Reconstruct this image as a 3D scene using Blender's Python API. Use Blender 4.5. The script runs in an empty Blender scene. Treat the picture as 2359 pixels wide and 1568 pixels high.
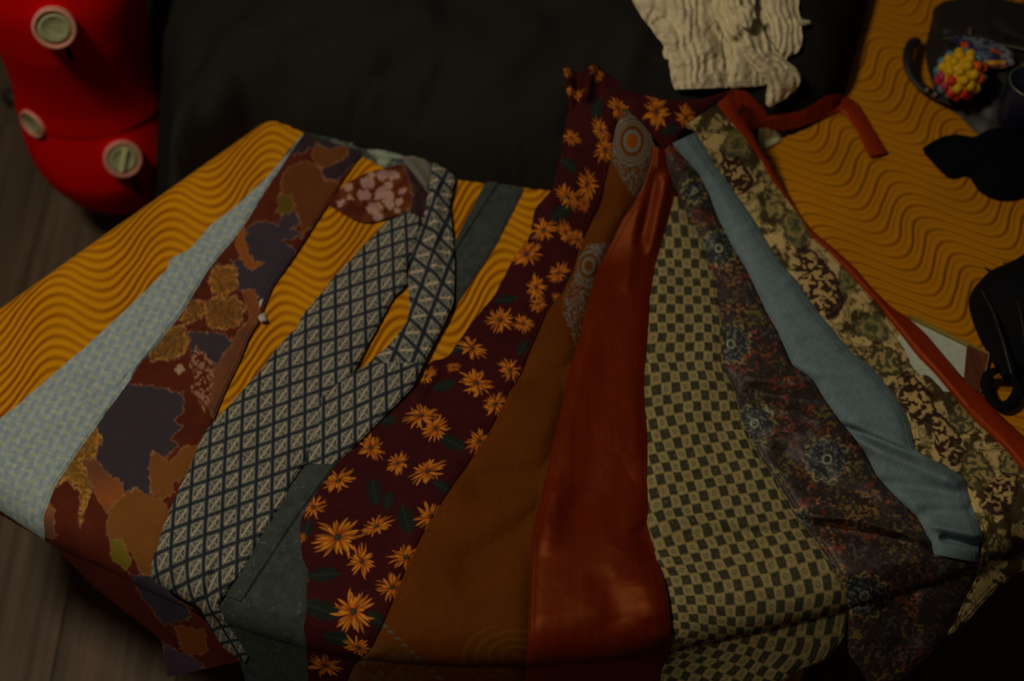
import bpy, bmesh, math, random
import numpy as np
from mathutils import Vector, Matrix

# ------------------------------------------------------------------ camera, lamps, exposure
scene = bpy.context.scene
COL = scene.collection
H = 0.42                                   # height of the seat top above the floor
CAM_Z, TILT, LENS_PX, REF_W, REF_H = 1.63, math.radians(35.0), 3241.0, 2359.0, 1568.0
cam_d = bpy.data.cameras.new('camera')
cam_d.sensor_width = 36.0
cam_d.lens = 36.0 * LENS_PX / REF_W
cam_d.clip_start, cam_d.clip_end = 0.05, 60.0
cam_d.dof.use_dof = True
cam_d.dof.focus_distance = 1.34
cam_d.dof.aperture_fstop = 2.8
cam = bpy.data.objects.new('camera', cam_d)
cam.location = (0, 0, CAM_Z)
cam.rotation_euler = (TILT, 0, 0)
COL.objects.link(cam)
scene.camera = cam

world = bpy.data.worlds.new('World')
scene.world = world
world.use_nodes = True
bg = world.node_tree.nodes['Background']
bg.inputs[0].default_value = (1.0, 0.80, 0.58, 1)
bg.inputs[1].default_value = 0.014


def area_lamp(name, loc, target, size, power, color):
    l = bpy.data.lights.new(name, 'AREA')
    l.shape = 'DISK'
    l.size = size
    l.energy = power
    l.color = color
    o = bpy.data.objects.new(name, l)
    o.location = loc
    o.rotation_euler = (Vector(target) - Vector(loc)).to_track_quat('-Z', 'Y').to_euler()
    COL.objects.link(o)
    return o


area_lamp('room_lamp', (-0.80, 0.66, 2.16), (-0.25, 0.95, 0.4), 0.28, 10.5, (1.0, 0.84, 0.62))

vs = scene.view_settings
vs.view_transform = 'Standard'
vs.look = 'None'
vs.exposure = 0.0
vs.gamma = 1.0
vs.use_curve_mapping = False

# ------------------------------------------------------------------ small tools
ST, CT = math.sin(TILT), math.cos(TILT)


def rays(px, py):
    u = (np.asarray(px, float) - REF_W / 2) / LENS_PX
    v = (REF_H / 2 - np.asarray(py, float)) / LENS_PX
    return u, ST + v * CT, -CT + v * ST


def at(px, py, z=H):
    dx, dy, dz = rays(px, py)
    t = (z - CAM_Z) / dz
    return np.stack([dx * t, dy * t, np.broadcast_to(np.asarray(z, float), np.shape(dx * t))], -1)


def to_px(P):
    P = np.asarray(P, float)
    x, y, z = P[..., 0], P[..., 1], P[..., 2] - CAM_Z
    dep = y * ST - z * CT
    up = y * CT + z * ST
    return REF_W / 2 + LENS_PX * x / dep, REF_H / 2 - LENS_PX * up / dep


def _hash(ix, iy, seed):
    n = (ix.astype(np.int64) * 374761393 + iy.astype(np.int64) * 668265263 + seed * 1442695041) & 0xFFFFFFFF
    n = ((n ^ (n >> 13)) * 1274126177) & 0xFFFFFFFF
    n = n ^ (n >> 16)
    return (n & 0xFFFFFF) / float(0xFFFFFF)


def vnoise(x, y, seed=0):
    ix, iy = np.floor(x), np.floor(y)
    fx, fy = x - ix, y - iy
    fx, fy = fx * fx * (3 - 2 * fx), fy * fy * (3 - 2 * fy)
    a, b = _hash(ix, iy, seed), _hash(ix + 1, iy, seed)
    c, d = _hash(ix, iy + 1, seed), _hash(ix + 1, iy + 1, seed)
    return (a * (1 - fx) + b * fx) * (1 - fy) + (c * (1 - fx) + d * fx) * fy


def fbm(x, y, seed=0, octv=4):
    s, a, f, tot = 0, 0.5, 1.0, 0
    for i in range(octv):
        s = s + a * vnoise(x * f + 17.3 * i, y * f - 9.1 * i, seed + i)
        tot += a
        a *= 0.5
        f *= 2.03
    return s / tot


def poly_sd(x, y, poly):
    """signed distance to a closed polygon, negative inside"""
    x, y = np.asarray(x, float), np.asarray(y, float)
    d2 = np.full(x.shape, 1e18)
    ins = np.zeros(x.shape, bool)
    n = len(poly)
    for i in range(n):
        ax, ay = poly[i]
        bx, by = poly[(i + 1) % n]
        ex, ey = bx - ax, by - ay
        t = np.clip(((x - ax) * ex + (y - ay) * ey) / (ex * ex + ey * ey + 1e-18), 0, 1)
        d2 = np.minimum(d2, (x - ax - t * ex) ** 2 + (y - ay - t * ey) ** 2)
        if ay != by:
            ins ^= ((ay > y) != (by > y)) & (x < (bx - ax) * (y - ay) / (by - ay) + ax)
    d = np.sqrt(d2)
    return np.where(ins, -d, d)


LIGHT = np.array([0.46, 0.40, 0.33])       # what the lamp leaves of a white surface (linear RGB)


def albedo(rgb):
    """base colour of a thing whose lit look in 8-bit sRGB is rgb"""
    c = np.asarray(rgb, float) / 255.0
    lin = np.where(c <= 0.04045, c / 12.92, ((np.maximum(c, 0) + 0.055) / 1.055) ** 2.4)
    return np.clip(lin / LIGHT, 0.002, 0.85)


def rgba(rgb):
    return tuple(float(v) for v in albedo(rgb)) + (1.0,)


def tag(o, label=None, cat=None, group=None, kind=None):
    if label: o['label'] = label
    if cat: o['category'] = cat
    if group: o['group'] = group
    if kind: o['kind'] = kind
    return o


def empty(name, loc, label, cat, group=None):
    o = bpy.data.objects.new(name, None)
    o.location = loc
    o.empty_display_size = 0.05
    COL.objects.link(o)
    return tag(o, label, cat, group)


def link(name, me, mat=None, parent=None):
    o = bpy.data.objects.new(name, me)
    if mat is not None:
        if me.materials:
            me.materials[0] = mat
        else:
            me.materials.append(mat)
    COL.objects.link(o)
    if parent is not None:
        o.parent = parent
        bpy.context.view_layer.update()
        o.matrix_parent_inverse = parent.matrix_world.inverted()
    return o


def mesh_np(name, V, F, smooth=True, color=None):
    """mesh from a vertex array and a quad array"""
    me = bpy.data.meshes.new(name)
    V = np.asarray(V, np.float32).reshape(-1, 3)
    F = np.asarray(F, np.int32)
    k = F.shape[1]
    me.vertices.add(len(V))
    me.vertices.foreach_set('co', V.ravel())
    me.loops.add(F.size)
    me.loops.foreach_set('vertex_index', F.ravel())
    me.polygons.add(len(F))
    me.polygons.foreach_set('loop_start', np.arange(0, F.size, k, dtype=np.int32))
    me.polygons.foreach_set('loop_total', np.full(len(F), k, np.int32))
    me.polygons.foreach_set('use_smooth', np.full(len(F), smooth, bool))
    me.update(calc_edges=True)
    if color is not None:
        at_ = me.color_attributes.new('print', 'FLOAT_COLOR', 'POINT')
        c = np.ones((len(V), 4), np.float32)
        c[:, :3] = np.asarray(color, np.float32).reshape(-1, 3)
        at_.data.foreach_set('color', c.ravel())
    return me


def grid_faces(nv, nu, closed=False):
    i = np.arange(nv - 1)[:, None]
    j = np.arange(nu if closed else nu - 1)[None, :]
    jn = (j + 1) % nu
    a = i * nu + j
    return np.stack([a, i * nu + jn, (i + 1) * nu + jn, (i + 1) * nu + j], -1).reshape(-1, 4)


def bm_mesh(name, fn, smooth=False):
    bm = bmesh.new()
    fn(bm)
    bmesh.ops.recalc_face_normals(bm, faces=bm.faces)
    me = bpy.data.meshes.new(name)
    bm.to_mesh(me)
    bm.free()
    if smooth:
        for p in me.polygons:
            p.use_smooth = True
    return me


# ------------------------------------------------------------------ materials
def new_mat(name):
    m = bpy.data.materials.new(name)
    m.use_nodes = True
    nt = m.node_tree
    return m, nt, nt.nodes['Principled BSDF']


def nd(nt, typ, **kw):
    n = nt.nodes.new(typ)
    for k, v in kw.items():
        setattr(n, k, v)
    return n


def math_n(nt, op, a, b=None, c=None):
    n = nd(nt, 'ShaderNodeMath', operation=op)
    for i, v in enumerate((a, b, c)):
        if v is None: continue
        if isinstance(v, (int, float)):
            n.inputs[i].default_value = v
        else:
            nt.links.new(v, n.inputs[i])
    return n.outputs[0]


def noise_n(nt, scale, detail=3.0, rough=0.55, vec=None):
    n = nd(nt, 'ShaderNodeTexNoise')
    n.inputs['Scale'].default_value = scale
    n.inputs['Detail'].default_value = detail
    n.inputs['Roughness'].default_value = rough
    if vec is not None: nt.links.new(vec, n.inputs['Vector'])
    return n


def mat_cloth(name, rgb=None, rough=0.8, spec=0.2, sheen=0.0, weave=0.25, mottled=0.12, grain=900.0):
    """woven cloth: a flat colour or the 'print' attribute, fine yarn relief and slight unevenness"""
    m, nt, p = new_mat(name)
    co = nd(nt, 'ShaderNodeTexCoord').outputs['Object']
    if rgb is None:
        src = nd(nt, 'ShaderNodeAttribute', attribute_name='print').outputs['Color']
    else:
        r_ = nd(nt, 'ShaderNodeRGB')
        r_.outputs[0].default_value = rgba(rgb)
        src = r_.outputs[0]
    n1 = noise_n(nt, grain, 2.0, 0.6, co)
    n2 = noise_n(nt, 30.0, 4.0, 0.6, co)
    mix = math_n(nt, 'ADD', math_n(nt, 'MULTIPLY', n1.outputs['Fac'], 0.6), math_n(nt, 'MULTIPLY', n2.outputs['Fac'], 0.4))
    fac = math_n(nt, 'MULTIPLY_ADD', math_n(nt, 'SUBTRACT', mix, 0.5), mottled * 5, 1.0)
    mul = nd(nt, 'ShaderNodeVectorMath', operation='SCALE')
    nt.links.new(src, mul.inputs[0])
    nt.links.new(fac, mul.inputs['Scale'])
    nt.links.new(mul.outputs[0], p.inputs['Base Color'])
    p.inputs['Roughness'].default_value = rough
    p.inputs['Specular IOR Level'].default_value = spec
    if sheen:
        p.inputs['Sheen Weight'].default_value = sheen
        p.inputs['Sheen Roughness'].default_value = 0.5
    b = nd(nt, 'ShaderNodeBump')
    b.inputs['Strength'].default_value = weave
    b.inputs['Distance'].default_value = 0.0006
    nt.links.new(n1.outputs['Fac'], b.inputs['Height'])
    nt.links.new(b.outputs['Normal'], p.inputs['Normal'])
    return m


def mat_plain(name, rgb, rough=0.5, spec=0.4, metallic=0.0, bump=0.0, scale=200.0, mottled=0.1):
    m, nt, p = new_mat(name)
    co = nd(nt, 'ShaderNodeTexCoord').outputs['Object']
    n = noise_n(nt, scale, 4.0, 0.6, co)
    r_ = nd(nt, 'ShaderNodeRGB')
    r_.outputs[0].default_value = rgba(rgb)
    mul = nd(nt, 'ShaderNodeVectorMath', operation='SCALE')
    nt.links.new(r_.outputs[0], mul.inputs[0])
    nt.links.new(math_n(nt, 'MULTIPLY_ADD', math_n(nt, 'SUBTRACT', n.outputs['Fac'], 0.5), mottled * 5, 1.0), mul.inputs['Scale'])
    nt.links.new(mul.outputs[0], p.inputs['Base Color'])
    p.inputs['Roughness'].default_value = rough
    p.inputs['Specular IOR Level'].default_value = spec
    p.inputs['Metallic'].default_value = metallic
    if bump:
        b = nd(nt, 'ShaderNodeBump')
        b.inputs['Strength'].default_value = bump
        b.inputs['Distance'].default_value = 0.001
        nt.links.new(n.outputs['Fac'], b.inputs['Height'])
        nt.links.new(b.outputs['Normal'], p.inputs['Normal'])
    return m


def mat_wave(name, anchor, slope, amp, period, lean, p0, pitch, light, dark, alt):
    """ribbed upholstery whose ribs run in waves (real-world pattern laid out in metres)"""
    m, nt, p = new_mat(name)
    P0 = at(*anchor)
    ax = (at(anchor[0] + 5, anchor[1]) - at(anchor[0] - 5, anchor[1])) / 10
    ay = (at(anchor[0], anchor[1] + 5) - at(anchor[0], anchor[1] - 5)) / 10
    J = np.linalg.inv(np.array([[ax[0], ay[0]], [ax[1], ay[1]]]))
    g = nd(nt, 'ShaderNodeNewGeometry').outputs['Position']
    jit = noise_n(nt, 9.0, 2.0, 0.5, g)
    sx = nd(nt, 'ShaderNodeSeparateXYZ')
    nt.links.new(g, sx.inputs[0])
    dx = math_n(nt, 'SUBTRACT', sx.outputs[0], float(P0[0]))
    dy = math_n(nt, 'SUBTRACT', sx.outputs[1], float(P0[1]))
    X = math_n(nt, 'ADD', math_n(nt, 'MULTIPLY_ADD', dx, float(J[0, 0]), anchor[0]), math_n(nt, 'MULTIPLY', dy, float(J[0, 1])))
    Y = math_n(nt, 'ADD', math_n(nt, 'MULTIPLY_ADD', dx, float(J[1, 0]), anchor[1]), math_n(nt, 'MULTIPLY', dy, float(J[1, 1])))
    ph = math_n(nt, 'MULTIPLY', math_n(nt, 'ADD', X, math_n(nt, 'MULTIPLY_ADD', Y, -lean, -p0)), 2 * math.pi / period)
    ph = math_n(nt, 'ADD', ph, math_n(nt, 'MULTIPLY', math_n(nt, 'SUBTRACT', jit.outputs['Fac'], 0.5), 1.2))
    s = math_n(nt, 'ADD', math_n(nt, 'MULTIPLY_ADD', X, -slope, 0.0), Y)
    s = math_n(nt, 'ADD', s, math_n(nt, 'MULTIPLY', math_n(nt, 'COSINE', ph), amp))
    s = math_n(nt, 'ADD', s, math_n(nt, 'MULTIPLY', math_n(nt, 'SUBTRACT', jit.outputs['Fac'], 0.5), 10.0))
    k = math_n(nt, 'MULTIPLY', s, 2 * math.pi / pitch)
    w1 = math_n(nt, 'MULTIPLY_ADD', math_n(nt, 'SINE', k), 0.5, 0.5)
    # the groove narrows where the ribs climb and every second one is deeper
    w2 = math_n(nt, 'MULTIPLY_ADD', math_n(nt, 'SINE', math_n(nt, 'MULTIPLY', k, 0.5)), alt, 1.0 - alt)
    side = math_n(nt, 'MULTIPLY_ADD', math_n(nt, 'SINE', ph), -0.24, 0.80)
    groove = math_n(nt, 'MULTIPLY', math_n(nt, 'POWER', w1, 1.35), math_n(nt, 'MULTIPLY', w2, side))
    fz = noise_n(nt, 700.0, 3.0, 0.6, g)
    big = noise_n(nt, 14.0, 3.0, 0.5, g)
    groove = math_n(nt, 'MULTIPLY', groove, math_n(nt, 'MULTIPLY_ADD', fz.outputs['Fac'], 0.9, 0.55))
    mix = nd(nt, 'ShaderNodeMix', data_type='RGBA')
    nt.links.new(groove, mix.inputs['Factor'])
    mix.inputs['A'].default_value = rgba(light)
    mix.inputs['B'].default_value = rgba(dark)
    mul = nd(nt, 'ShaderNodeVectorMath', operation='SCALE')
    nt.links.new(mix.outputs['Result'], mul.inputs[0])
    nt.links.new(math_n(nt, 'ADD', math_n(nt, 'MULTIPLY_ADD', fz.outputs['Fac'], 0.5, 0.6), math_n(nt, 'MULTIPLY', big.outputs['Fac'], 0.3)), mul.inputs['Scale'])
    nt.links.new(mul.outputs[0], p.inputs['Base Color'])
    p.inputs['Roughness'].default_value = 0.9
    p.inputs['Specular IOR Level'].default_value = 0.1
    hgt = math_n(nt, 'ADD', math_n(nt, 'MULTIPLY', groove, -1.0), math_n(nt, 'MULTIPLY', fz.outputs['Fac'], 0.15))
    b = nd(nt, 'ShaderNodeBump')
    b.inputs['Strength'].default_value = 0.7
    b.inputs['Distance'].default_value = 0.0018
    nt.links.new(hgt, b.inputs['Height'])
    nt.links.new(b.outputs['Normal'], p.inputs['Normal'])
    return m


def mat_wood(name, rgb):
    m, nt, p = new_mat(name)
    g = nd(nt, 'ShaderNodeNewGeometry').outputs['Position']
    info = nd(nt, 'ShaderNodeObjectInfo').outputs['Random']
    mp = nd(nt, 'ShaderNodeMapping')
    mp.inputs['Scale'].default_value = (60.0, 2.2, 1.0)
    off = nd(nt, 'ShaderNodeVectorMath', operation='ADD')
    nt.links.new(g, off.inputs[0])
    cb = nd(nt, 'ShaderNodeCombineXYZ')
    nt.links.new(math_n(nt, 'MULTIPLY', info, 7.0), cb.inputs[1])
    nt.links.new(cb.outputs[0], off.inputs[1])
    nt.links.new(off.outputs[0], mp.inputs['Vector'])
    n = noise_n(nt, 1.0, 5.0, 0.65, mp.outputs[0])
    n2 = noise_n(nt, 3.0, 3.0, 0.5, g)
    ramp = nd(nt, 'ShaderNodeValToRGB')
    e = ramp.color_ramp.elements
    c = np.array(rgb, float)
    e[0].position, e[1].position = 0.30, 0.72
    e[0].color, e[1].color = rgba(c * 0.66), rgba(c * 1.16)
    nt.links.new(n.outputs['Fac'], ramp.inputs['Fac'])
    mul = nd(nt, 'ShaderNodeVectorMath', operation='SCALE')
    nt.links.new(ramp.outputs['Color'], mul.inputs[0])
    nt.links.new(math_n(nt, 'ADD', math_n(nt, 'MULTIPLY_ADD', info, 0.35, 0.65), math_n(nt, 'MULTIPLY', n2.outputs['Fac'], 0.35)), mul.inputs['Scale'])
    nt.links.new(mul.outputs[0], p.inputs['Base Color'])
    p.inputs['Roughness'].default_value = 0.55
    p.inputs['Specular IOR Level'].default_value = 0.3
    b = nd(nt, 'ShaderNodeBump')
    b.inputs['Strength'].default_value = 0.2
    b.inputs['Distance'].default_value = 0.0006
    nt.links.new(n.outputs['Fac'], b.inputs['Height'])
    nt.links.new(b.outputs['Normal'], p.inputs['Normal'])
    return m


# ------------------------------------------------------------------ the support: seat top and brown cushion as height fields
SEAT = [(-250, 829), (0, 655), (580, 252), (1000, -40), (1160, -150), (2620, -150), (2700, 1080), (2480, 1180), (2359, 1233),
        (2263, 1285), (2141, 1325), (2020, 1360), (1906, 1390), (1750, 1428), (1584, 1462), (1440, 1488), (1320, 1500), (1209, 1507),
        (1060, 1510), (921, 1503), (800, 1487), (704, 1465), (590, 1432), (477, 1393), (350, 1342), (252, 1291), (100, 1223), (0, 1163), (-250, 1020)]
SEAT_XY = [tuple(at(x, y)[:2]) for x, y in SEAT]
RND = 0.036
STEP = 0.004
GX0, GX1, GY0, GY1 = -1.35, 1.35, 0.25, 2.6
gx = np.arange(GX0, GX1 + STEP, STEP)
gy = np.arange(GY0, GY1 + STEP, STEP)
GXX, GYY = np.meshgrid(gx, gy)
E = poly_sd(GXX, GYY, SEAT_XY)
ENY, ENX = np.gradient(E, STEP)


def side(x):
    """how steeply the cloth hangs: nearly plumb at the left, fuller at the right"""
    t = np.clip((np.asarray(x) - .10) / .14, 0, 1)
    return np.tan(np.radians(76.0 - 20.0 * t * t * (3 - 2 * t)))


def seat_z(e, x):
    er = np.clip(e + RND, 0, RND)
    z = H - (RND - np.sqrt(np.maximum(RND ** 2 - er ** 2, 0)))
    return np.where(e > 0, H - RND - e * side(x), z)


SEAT_Z = seat_z(E, GXX)

CUSH = [(580, 252), (700, 305), (850, 347), (1000, 392), (1060, 413), (1160, 430), (1270, 437), (1400, 434), (1520, 418),
        (1620, 385), (1690, 352), (1745, 336), (1800, 318), (1850, 300), (1915, 262), (1945, 215), (1965, 130), (1985, 60), (2000, 0), (2030, -160),
        (1500, -260), (900, -260)]
CUSH_XY = [tuple(at(x, y)[:2]) for x, y in CUSH]
CBASE = H - 0.035 * np.clip(E / 0.10, 0, 1) ** 1.5 - np.clip(E, 0, None) * 0.25
_lp = at(np.array([352, 360, 366, 390, 400, 396]), np.array([-160, 20, 120, 200, 300, 400]))
for _ in range(25):      # where the cushion's left rim, sagging beyond the seat, is met by the sight lines
    _e = poly_sd(_lp[:, 0], _lp[:, 1], SEAT_XY)
    _z = H - 0.035 * np.clip(_e / 0.10, 0, 1) ** 1.5 - np.clip(_e, 0, None) * 0.25
    _lp = at(np.array([352, 360, 366, 390, 400, 396]), np.array([-160, 20, 120, 200, 300, 400]), 0.5 * _lp[:, 2] + 0.5 * _z)
CUSH_XY += [tuple(p[:2]) for p in _lp]
CUSH_XY += [tuple(at(x, y)[:2]) for x, y in ((425, 363), (500, 311), (565, 266))]
CD = -poly_sd(GXX, GYY, CUSH_XY)
CT_, CR_ = 0.10, 0.13
cprof = np.sqrt(np.maximum(1 - (1 - np.clip(CD / CR_, 0, 1)) ** 2, 0))
cbase = CBASE
CUSH_Z = np.where(CD >= 0, cbase + CT_ * cprof, cbase + 3.2 * CD)
_cpx, _cpy = to_px(np.stack([GXX, GYY, np.maximum(CUSH_Z, 0)], -1))


def ridge(px, py, lst):
    """sum of soft ridges (or valleys), each a line with height and half width"""
    h = np.zeros(np.shape(px))
    for (x1, y1, x2, y2, amp, sig) in lst:
        ex, ey = x2 - x1, y2 - y1
        L = math.hypot(ex, ey)
        t = ((px - x1) * ex + (py - y1) * ey) / (L * L)
        tc = np.clip(t, 0, 1)
        d = np.hypot(px - x1 - tc * ex, py - y1 - tc * ey)
        env = np.clip(np.minimum(t, 1 - t) * 4 + 0.6, 0.0, 1.0)
        h += amp * env * np.exp(-(d / sig) ** 2)
    return h


CR = [(911, 147, 830, 215, -.010, 12), (830, 215, 806, 300, -.012, 12), (1027, 147, 985, 225, -.008, 10), (985, 225, 962, 290, -.007, 9),
      (760, 60, 580, 130, -.008, 22), (640, 180, 560, 60, .008, 40), (1250, 60, 1120, 210, .007, 45), (1000, 40, 820, 120, .007, 50),
      (870, 180, 830, 280, .006, 22), (1390, 150, 1290, 330, -.006, 20), (1480, 60, 1440, 200, .006, 30), (470, 40, 450, 260, -.008, 30),
      (700, 230, 660, 140, -.006, 25)]
for k_ in range(26):
    x_ = 880 + k_ * 22 + (k_ * 37 % 11)
    CR.append((x_, 290 + (k_ * 53 % 40), x_ - 8, 420, -.0035 if k_ % 2 else .002, 6))
_cw = np.where(CD > -0.02, 1.0, 0.0)
CUSH_Z = CUSH_Z + _cw * (2.0 * ridge(_cpx, _cpy, CR) + 0.020 * (fbm(GXX * 9, GYY * 9, 5, 4) - 0.5) * np.clip(CD / 0.05, 0, 1))


def bil(A, x, y):
    fx = np.clip((x - GX0) / STEP, 0, A.shape[1] - 1.001)
    fy = np.clip((y - GY0) / STEP, 0, A.shape[0] - 1.001)
    ix, iy = fx.astype(np.int32), fy.astype(np.int32)
    fx, fy = fx - ix, fy - iy
    return (A[iy, ix] * (1 - fx) + A[iy, ix + 1] * fx) * (1 - fy) + (A[iy + 1, ix] * (1 - fx) + A[iy + 1, ix + 1] * fx) * fy


def SEAT_ONLY(x, y):
    return np.maximum(seat_z(bil(E, x, y), x), 0.004)


def SUP(x, y):
    return np.maximum(SEAT_ONLY(x, y), bil(CUSH_Z, x, y))


TENT = np.where(CD > -0.14, cbase + (CT_ + .002) * np.clip((CD + 0.12) / 0.17, 0, 1) ** 2 * (3 - 2 * np.clip((CD + 0.12) / 0.17, 0, 1)), 0.0)


def SKIRT(x, y):
    """the sewn skirt bridges softly from the seat up onto the brown cushion"""
    return np.maximum(SUP(x, y), bil(TENT, x, y))


def lay(px, py, h, sup=None):
    """points of a cloth lying h above the support, met along the sight lines px, py"""
    sup = (SKIRT if sup is None else sup)
    dx, dy, dz = rays(px, py)
    shp = dx.shape
    dx, dy, dz, h = dx.ravel(), dy.ravel(), dz.ravel(), np.broadcast_to(h, shp).ravel()
    t0 = (0.64 - CAM_Z) / dz
    t1 = (0.0 - CAM_Z) / dz
    lo = t0.copy()
    hi = t1.copy()
    done = np.zeros(len(dx), bool)
    n = 90
    for k in range(1, n + 1):
        t = t0 + (t1 - t0) * k / n
        idx = np.nonzero(~done)[0]
        if len(idx) == 0: break
        tt = t[idx]
        below = CAM_Z + dz[idx] * tt < sup(dx[idx] * tt, dy[idx] * tt) + h[idx]
        hit = idx[below]
        hi[hit] = t[hit]
        done[hit] = True
        miss = idx[~below]
        lo[miss] = t[miss]
    for _ in range(12):
        mid = 0.5 * (lo + hi)
        below = CAM_Z + dz * mid < sup(dx * mid, dy * mid) + h
        hi = np.where(below, mid, hi)
        lo = np.where(below, lo, mid)
    t = 0.5 * (lo + hi)
    return np.stack([dx * t, dy * t, CAM_Z + dz * t], -1).reshape(shp + (3,))


def unroll(P):
    """flat cloth coordinates: as if what hangs over the seat's edge were folded back up"""
    e = bil(E, P[..., 0], P[..., 1])
    nx, ny = bil(ENX, P[..., 0], P[..., 1]), bil(ENY, P[..., 0], P[..., 1])
    ec = np.clip(e + RND, 0, RND)
    arc = RND * np.arcsin(np.clip(ec / RND, 0, 1)) - ec + np.where(e > 0, e * (np.sqrt(1 + side(P[..., 0]) ** 2) - 1), 0)
    return P[..., 0] + nx * arc, P[..., 1] + ny * arc


# ------------------------------------------------------------------ cloth builder
def resample(pts, n, wob=0.0, seed=0, wl=18.0):
    p = np.asarray(pts, float)
    # soften the corners a little
    seg = np.hypot(*np.diff(p, axis=0).T)
    s = np.concatenate([[0], np.cumsum(seg)])
    t = np.linspace(0, s[-1], n)
    x, y = np.interp(t, s, p[:, 0]), np.interp(t, s, p[:, 1])
    k = max(1, int(n * 12 / s[-1]))
    if k > 1:
        ker = np.ones(2 * k + 1) / (2 * k + 1)
        x = np.convolve(np.pad(x, k, 'reflect', reflect_type='odd'), ker, 'valid')
        y = np.convolve(np.pad(y, k, 'reflect', reflect_type='odd'), ker, 'valid')
    if wob:
        nx, ny = np.gradient(y), -np.gradient(x)
        l = np.hypot(nx, ny) + 1e-9
        w = wob * 2 * (fbm(t / wl, t * 0 + seed * 3.7, seed, 3) - 0.5)
        x, y = x + nx / l * w, y + ny / l * w
    return x, y, s[-1]


def cloth(name, Lp, Rp, print_fn, mat, parent=None, layer=0.002, puff=0.003, edge=0.006, ridges=(), px_step=2.2, wob=(0, 0), wl=18.0,
          seed=0, sup=None, top=None, extra=None, zfix=None, lump=0.0):
    Lp, Rp = np.asarray(Lp, float), np.asarray(Rp, float)
    la = np.hypot(*np.diff(Lp, axis=0).T).sum()
    lb = np.hypot(*np.diff(Rp, axis=0).T).sum()
    nv = max(8, int(max(la, lb) / px_step))
    lx, ly, _ = resample(Lp, nv, wob[0], seed, wl)
    rx, ry, _ = resample(Rp, nv, wob[1], seed + 11, wl)
    wmax = np.hypot(rx - lx, ry - ly).max()
    nu = max(6, int(wmax / px_step))
    f = np.linspace(0, 1, nu)[None, :]
    px = lx[:, None] * (1 - f) + rx[:, None] * f
    py = ly[:, None] * (1 - f) + ry[:, None] * f
    v01 = np.linspace(0, 1, nv)[:, None]
    if top is not None:
        fr, dyy, span = top
        py = py + np.interp(f, fr, dyy) * np.clip(1 - v01 / span, 0, 1)
    wpx = np.hypot(rx - lx, ry - ly)[:, None]
    dist = np.minimum(f, 1 - f) * wpx / 2150.0
    h = layer + puff * (1 - np.exp(-(dist / edge) ** 1.3)) + ridge(px, py, ridges)
    if puff < .0095 and edge < .009: h = h + (.0005 if mat is not M_satin else .0002) * np.exp(-((dist - .0035) / .0013) ** 2) - .0003 * np.exp(-((dist - .0062) / .0011) ** 2)
    if lump:
        h = h + lump * (fbm(px / 60, py / 60, seed + 31, 3) - 0.5) * 2
    if extra is not None:
        h = h + extra(px, py, f, v01, wpx)
    h = np.where(h > .0025, h, .0007 + .0018 * np.exp(np.clip(h - .0025, -.05, 0) / .0018)) if layer > 0 else h
    if zfix is None:
        P = lay(px, py, h, sup)
        qx, qy = unroll(P)
    else:
        P = at(px, py, zfix + h)
        qx, qy = P[..., 0], P[..., 1]
    # ribbon coordinates (metres): along the middle and across it
    mid = nu // 2
    cx, cy = qx[:, mid], qy[:, mid]
    al = np.concatenate([[0], np.cumsum(np.hypot(np.diff(cx), np.diff(cy)))])
    kk = max(2, nv // 14)
    ker = np.ones(2 * kk + 1) / (2 * kk + 1)
    tx, ty = [np.convolve(np.pad(np.gradient(a), kk, 'edge'), ker, 'valid') for a in (cx, cy)]
    tl = np.hypot(tx, ty) + 1e-12
    tx, ty = tx / tl, ty / tl
    rx_, ry_ = qx - cx[:, None], qy - cy[:, None]
    G = dict(px=px, py=py, qx=qx, qy=qy, f=np.broadcast_to(f, px.shape), u=-rx_ * ty[:, None] + ry_ * tx[:, None],
             v=al[:, None] + rx_ * tx[:, None] + ry_ * ty[:, None])
    col = None
    if print_fn is not None:
        col = albedo(np.clip(print_fn(G), 0, 255))
    me = mesh_np(name, P, grid_faces(nv, nu), True, col)
    return link(name, me, mat, parent)


def lerp(a, b, t):
    t = np.asarray(t)[..., None]
    return np.asarray(a, float) * (1 - t) + np.asarray(b, float) * t


def sst(a, b, x):
    t = np.clip((x - a) / (b - a), 0, 1)
    return t * t * (3 - 2 * t)


def over(base, colr, m):
    m = np.asarray(m)[..., None]
    return base * (1 - m) + np.asarray(colr, float) * m


def lattice(G, anchor, a, b):
    """coordinates in a print lattice whose cell vectors, seen at the anchor, are a and b"""
    q0 = at(*anchor)
    qa = at(anchor[0] + a[0], anchor[1] + a[1]) - q0
    qb = at(anchor[0] + b[0], anchor[1] + b[1]) - q0
    M = np.linalg.inv(np.array([[qa[0], qb[0]], [qa[1], qb[1]]]))
    dx, dy = G['qx'] - q0[0], G['qy'] - q0[1]
    return M[0, 0] * dx + M[0, 1] * dy, M[1, 0] * dx + M[1, 1] * dy


# ------------------------------------------------------------------ prints
def print_sage(G):
    i, j = lattice(G, (300, 850), (26, -9), (11, 22))
    n = fbm(G['qx'] * 420, G['qy'] * 420, 3, 2)
    base = lerp((114, 121, 116), (130, 135, 127), sst(0.2, 0.8, n))
    cell = np.sin(2 * np.pi * i) * np.sin(2 * np.pi * j)
    base = base * (1 + 0.07 * cell)[..., None]
    fi, fj = i - np.round(i), j - np.round(j)
    base = over(base, (146, 134, 74), np.exp(-((fi * 26) ** 2 + (fj * 22) ** 2) / 12) * 0.8)
    fi, fj = i - np.floor(i) - .5, j - np.floor(j) - .5
    return over(base, (96, 106, 107), np.exp(-((fi * 26) ** 2 + (fj * 24) ** 2) / 30) * 0.5)


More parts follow.
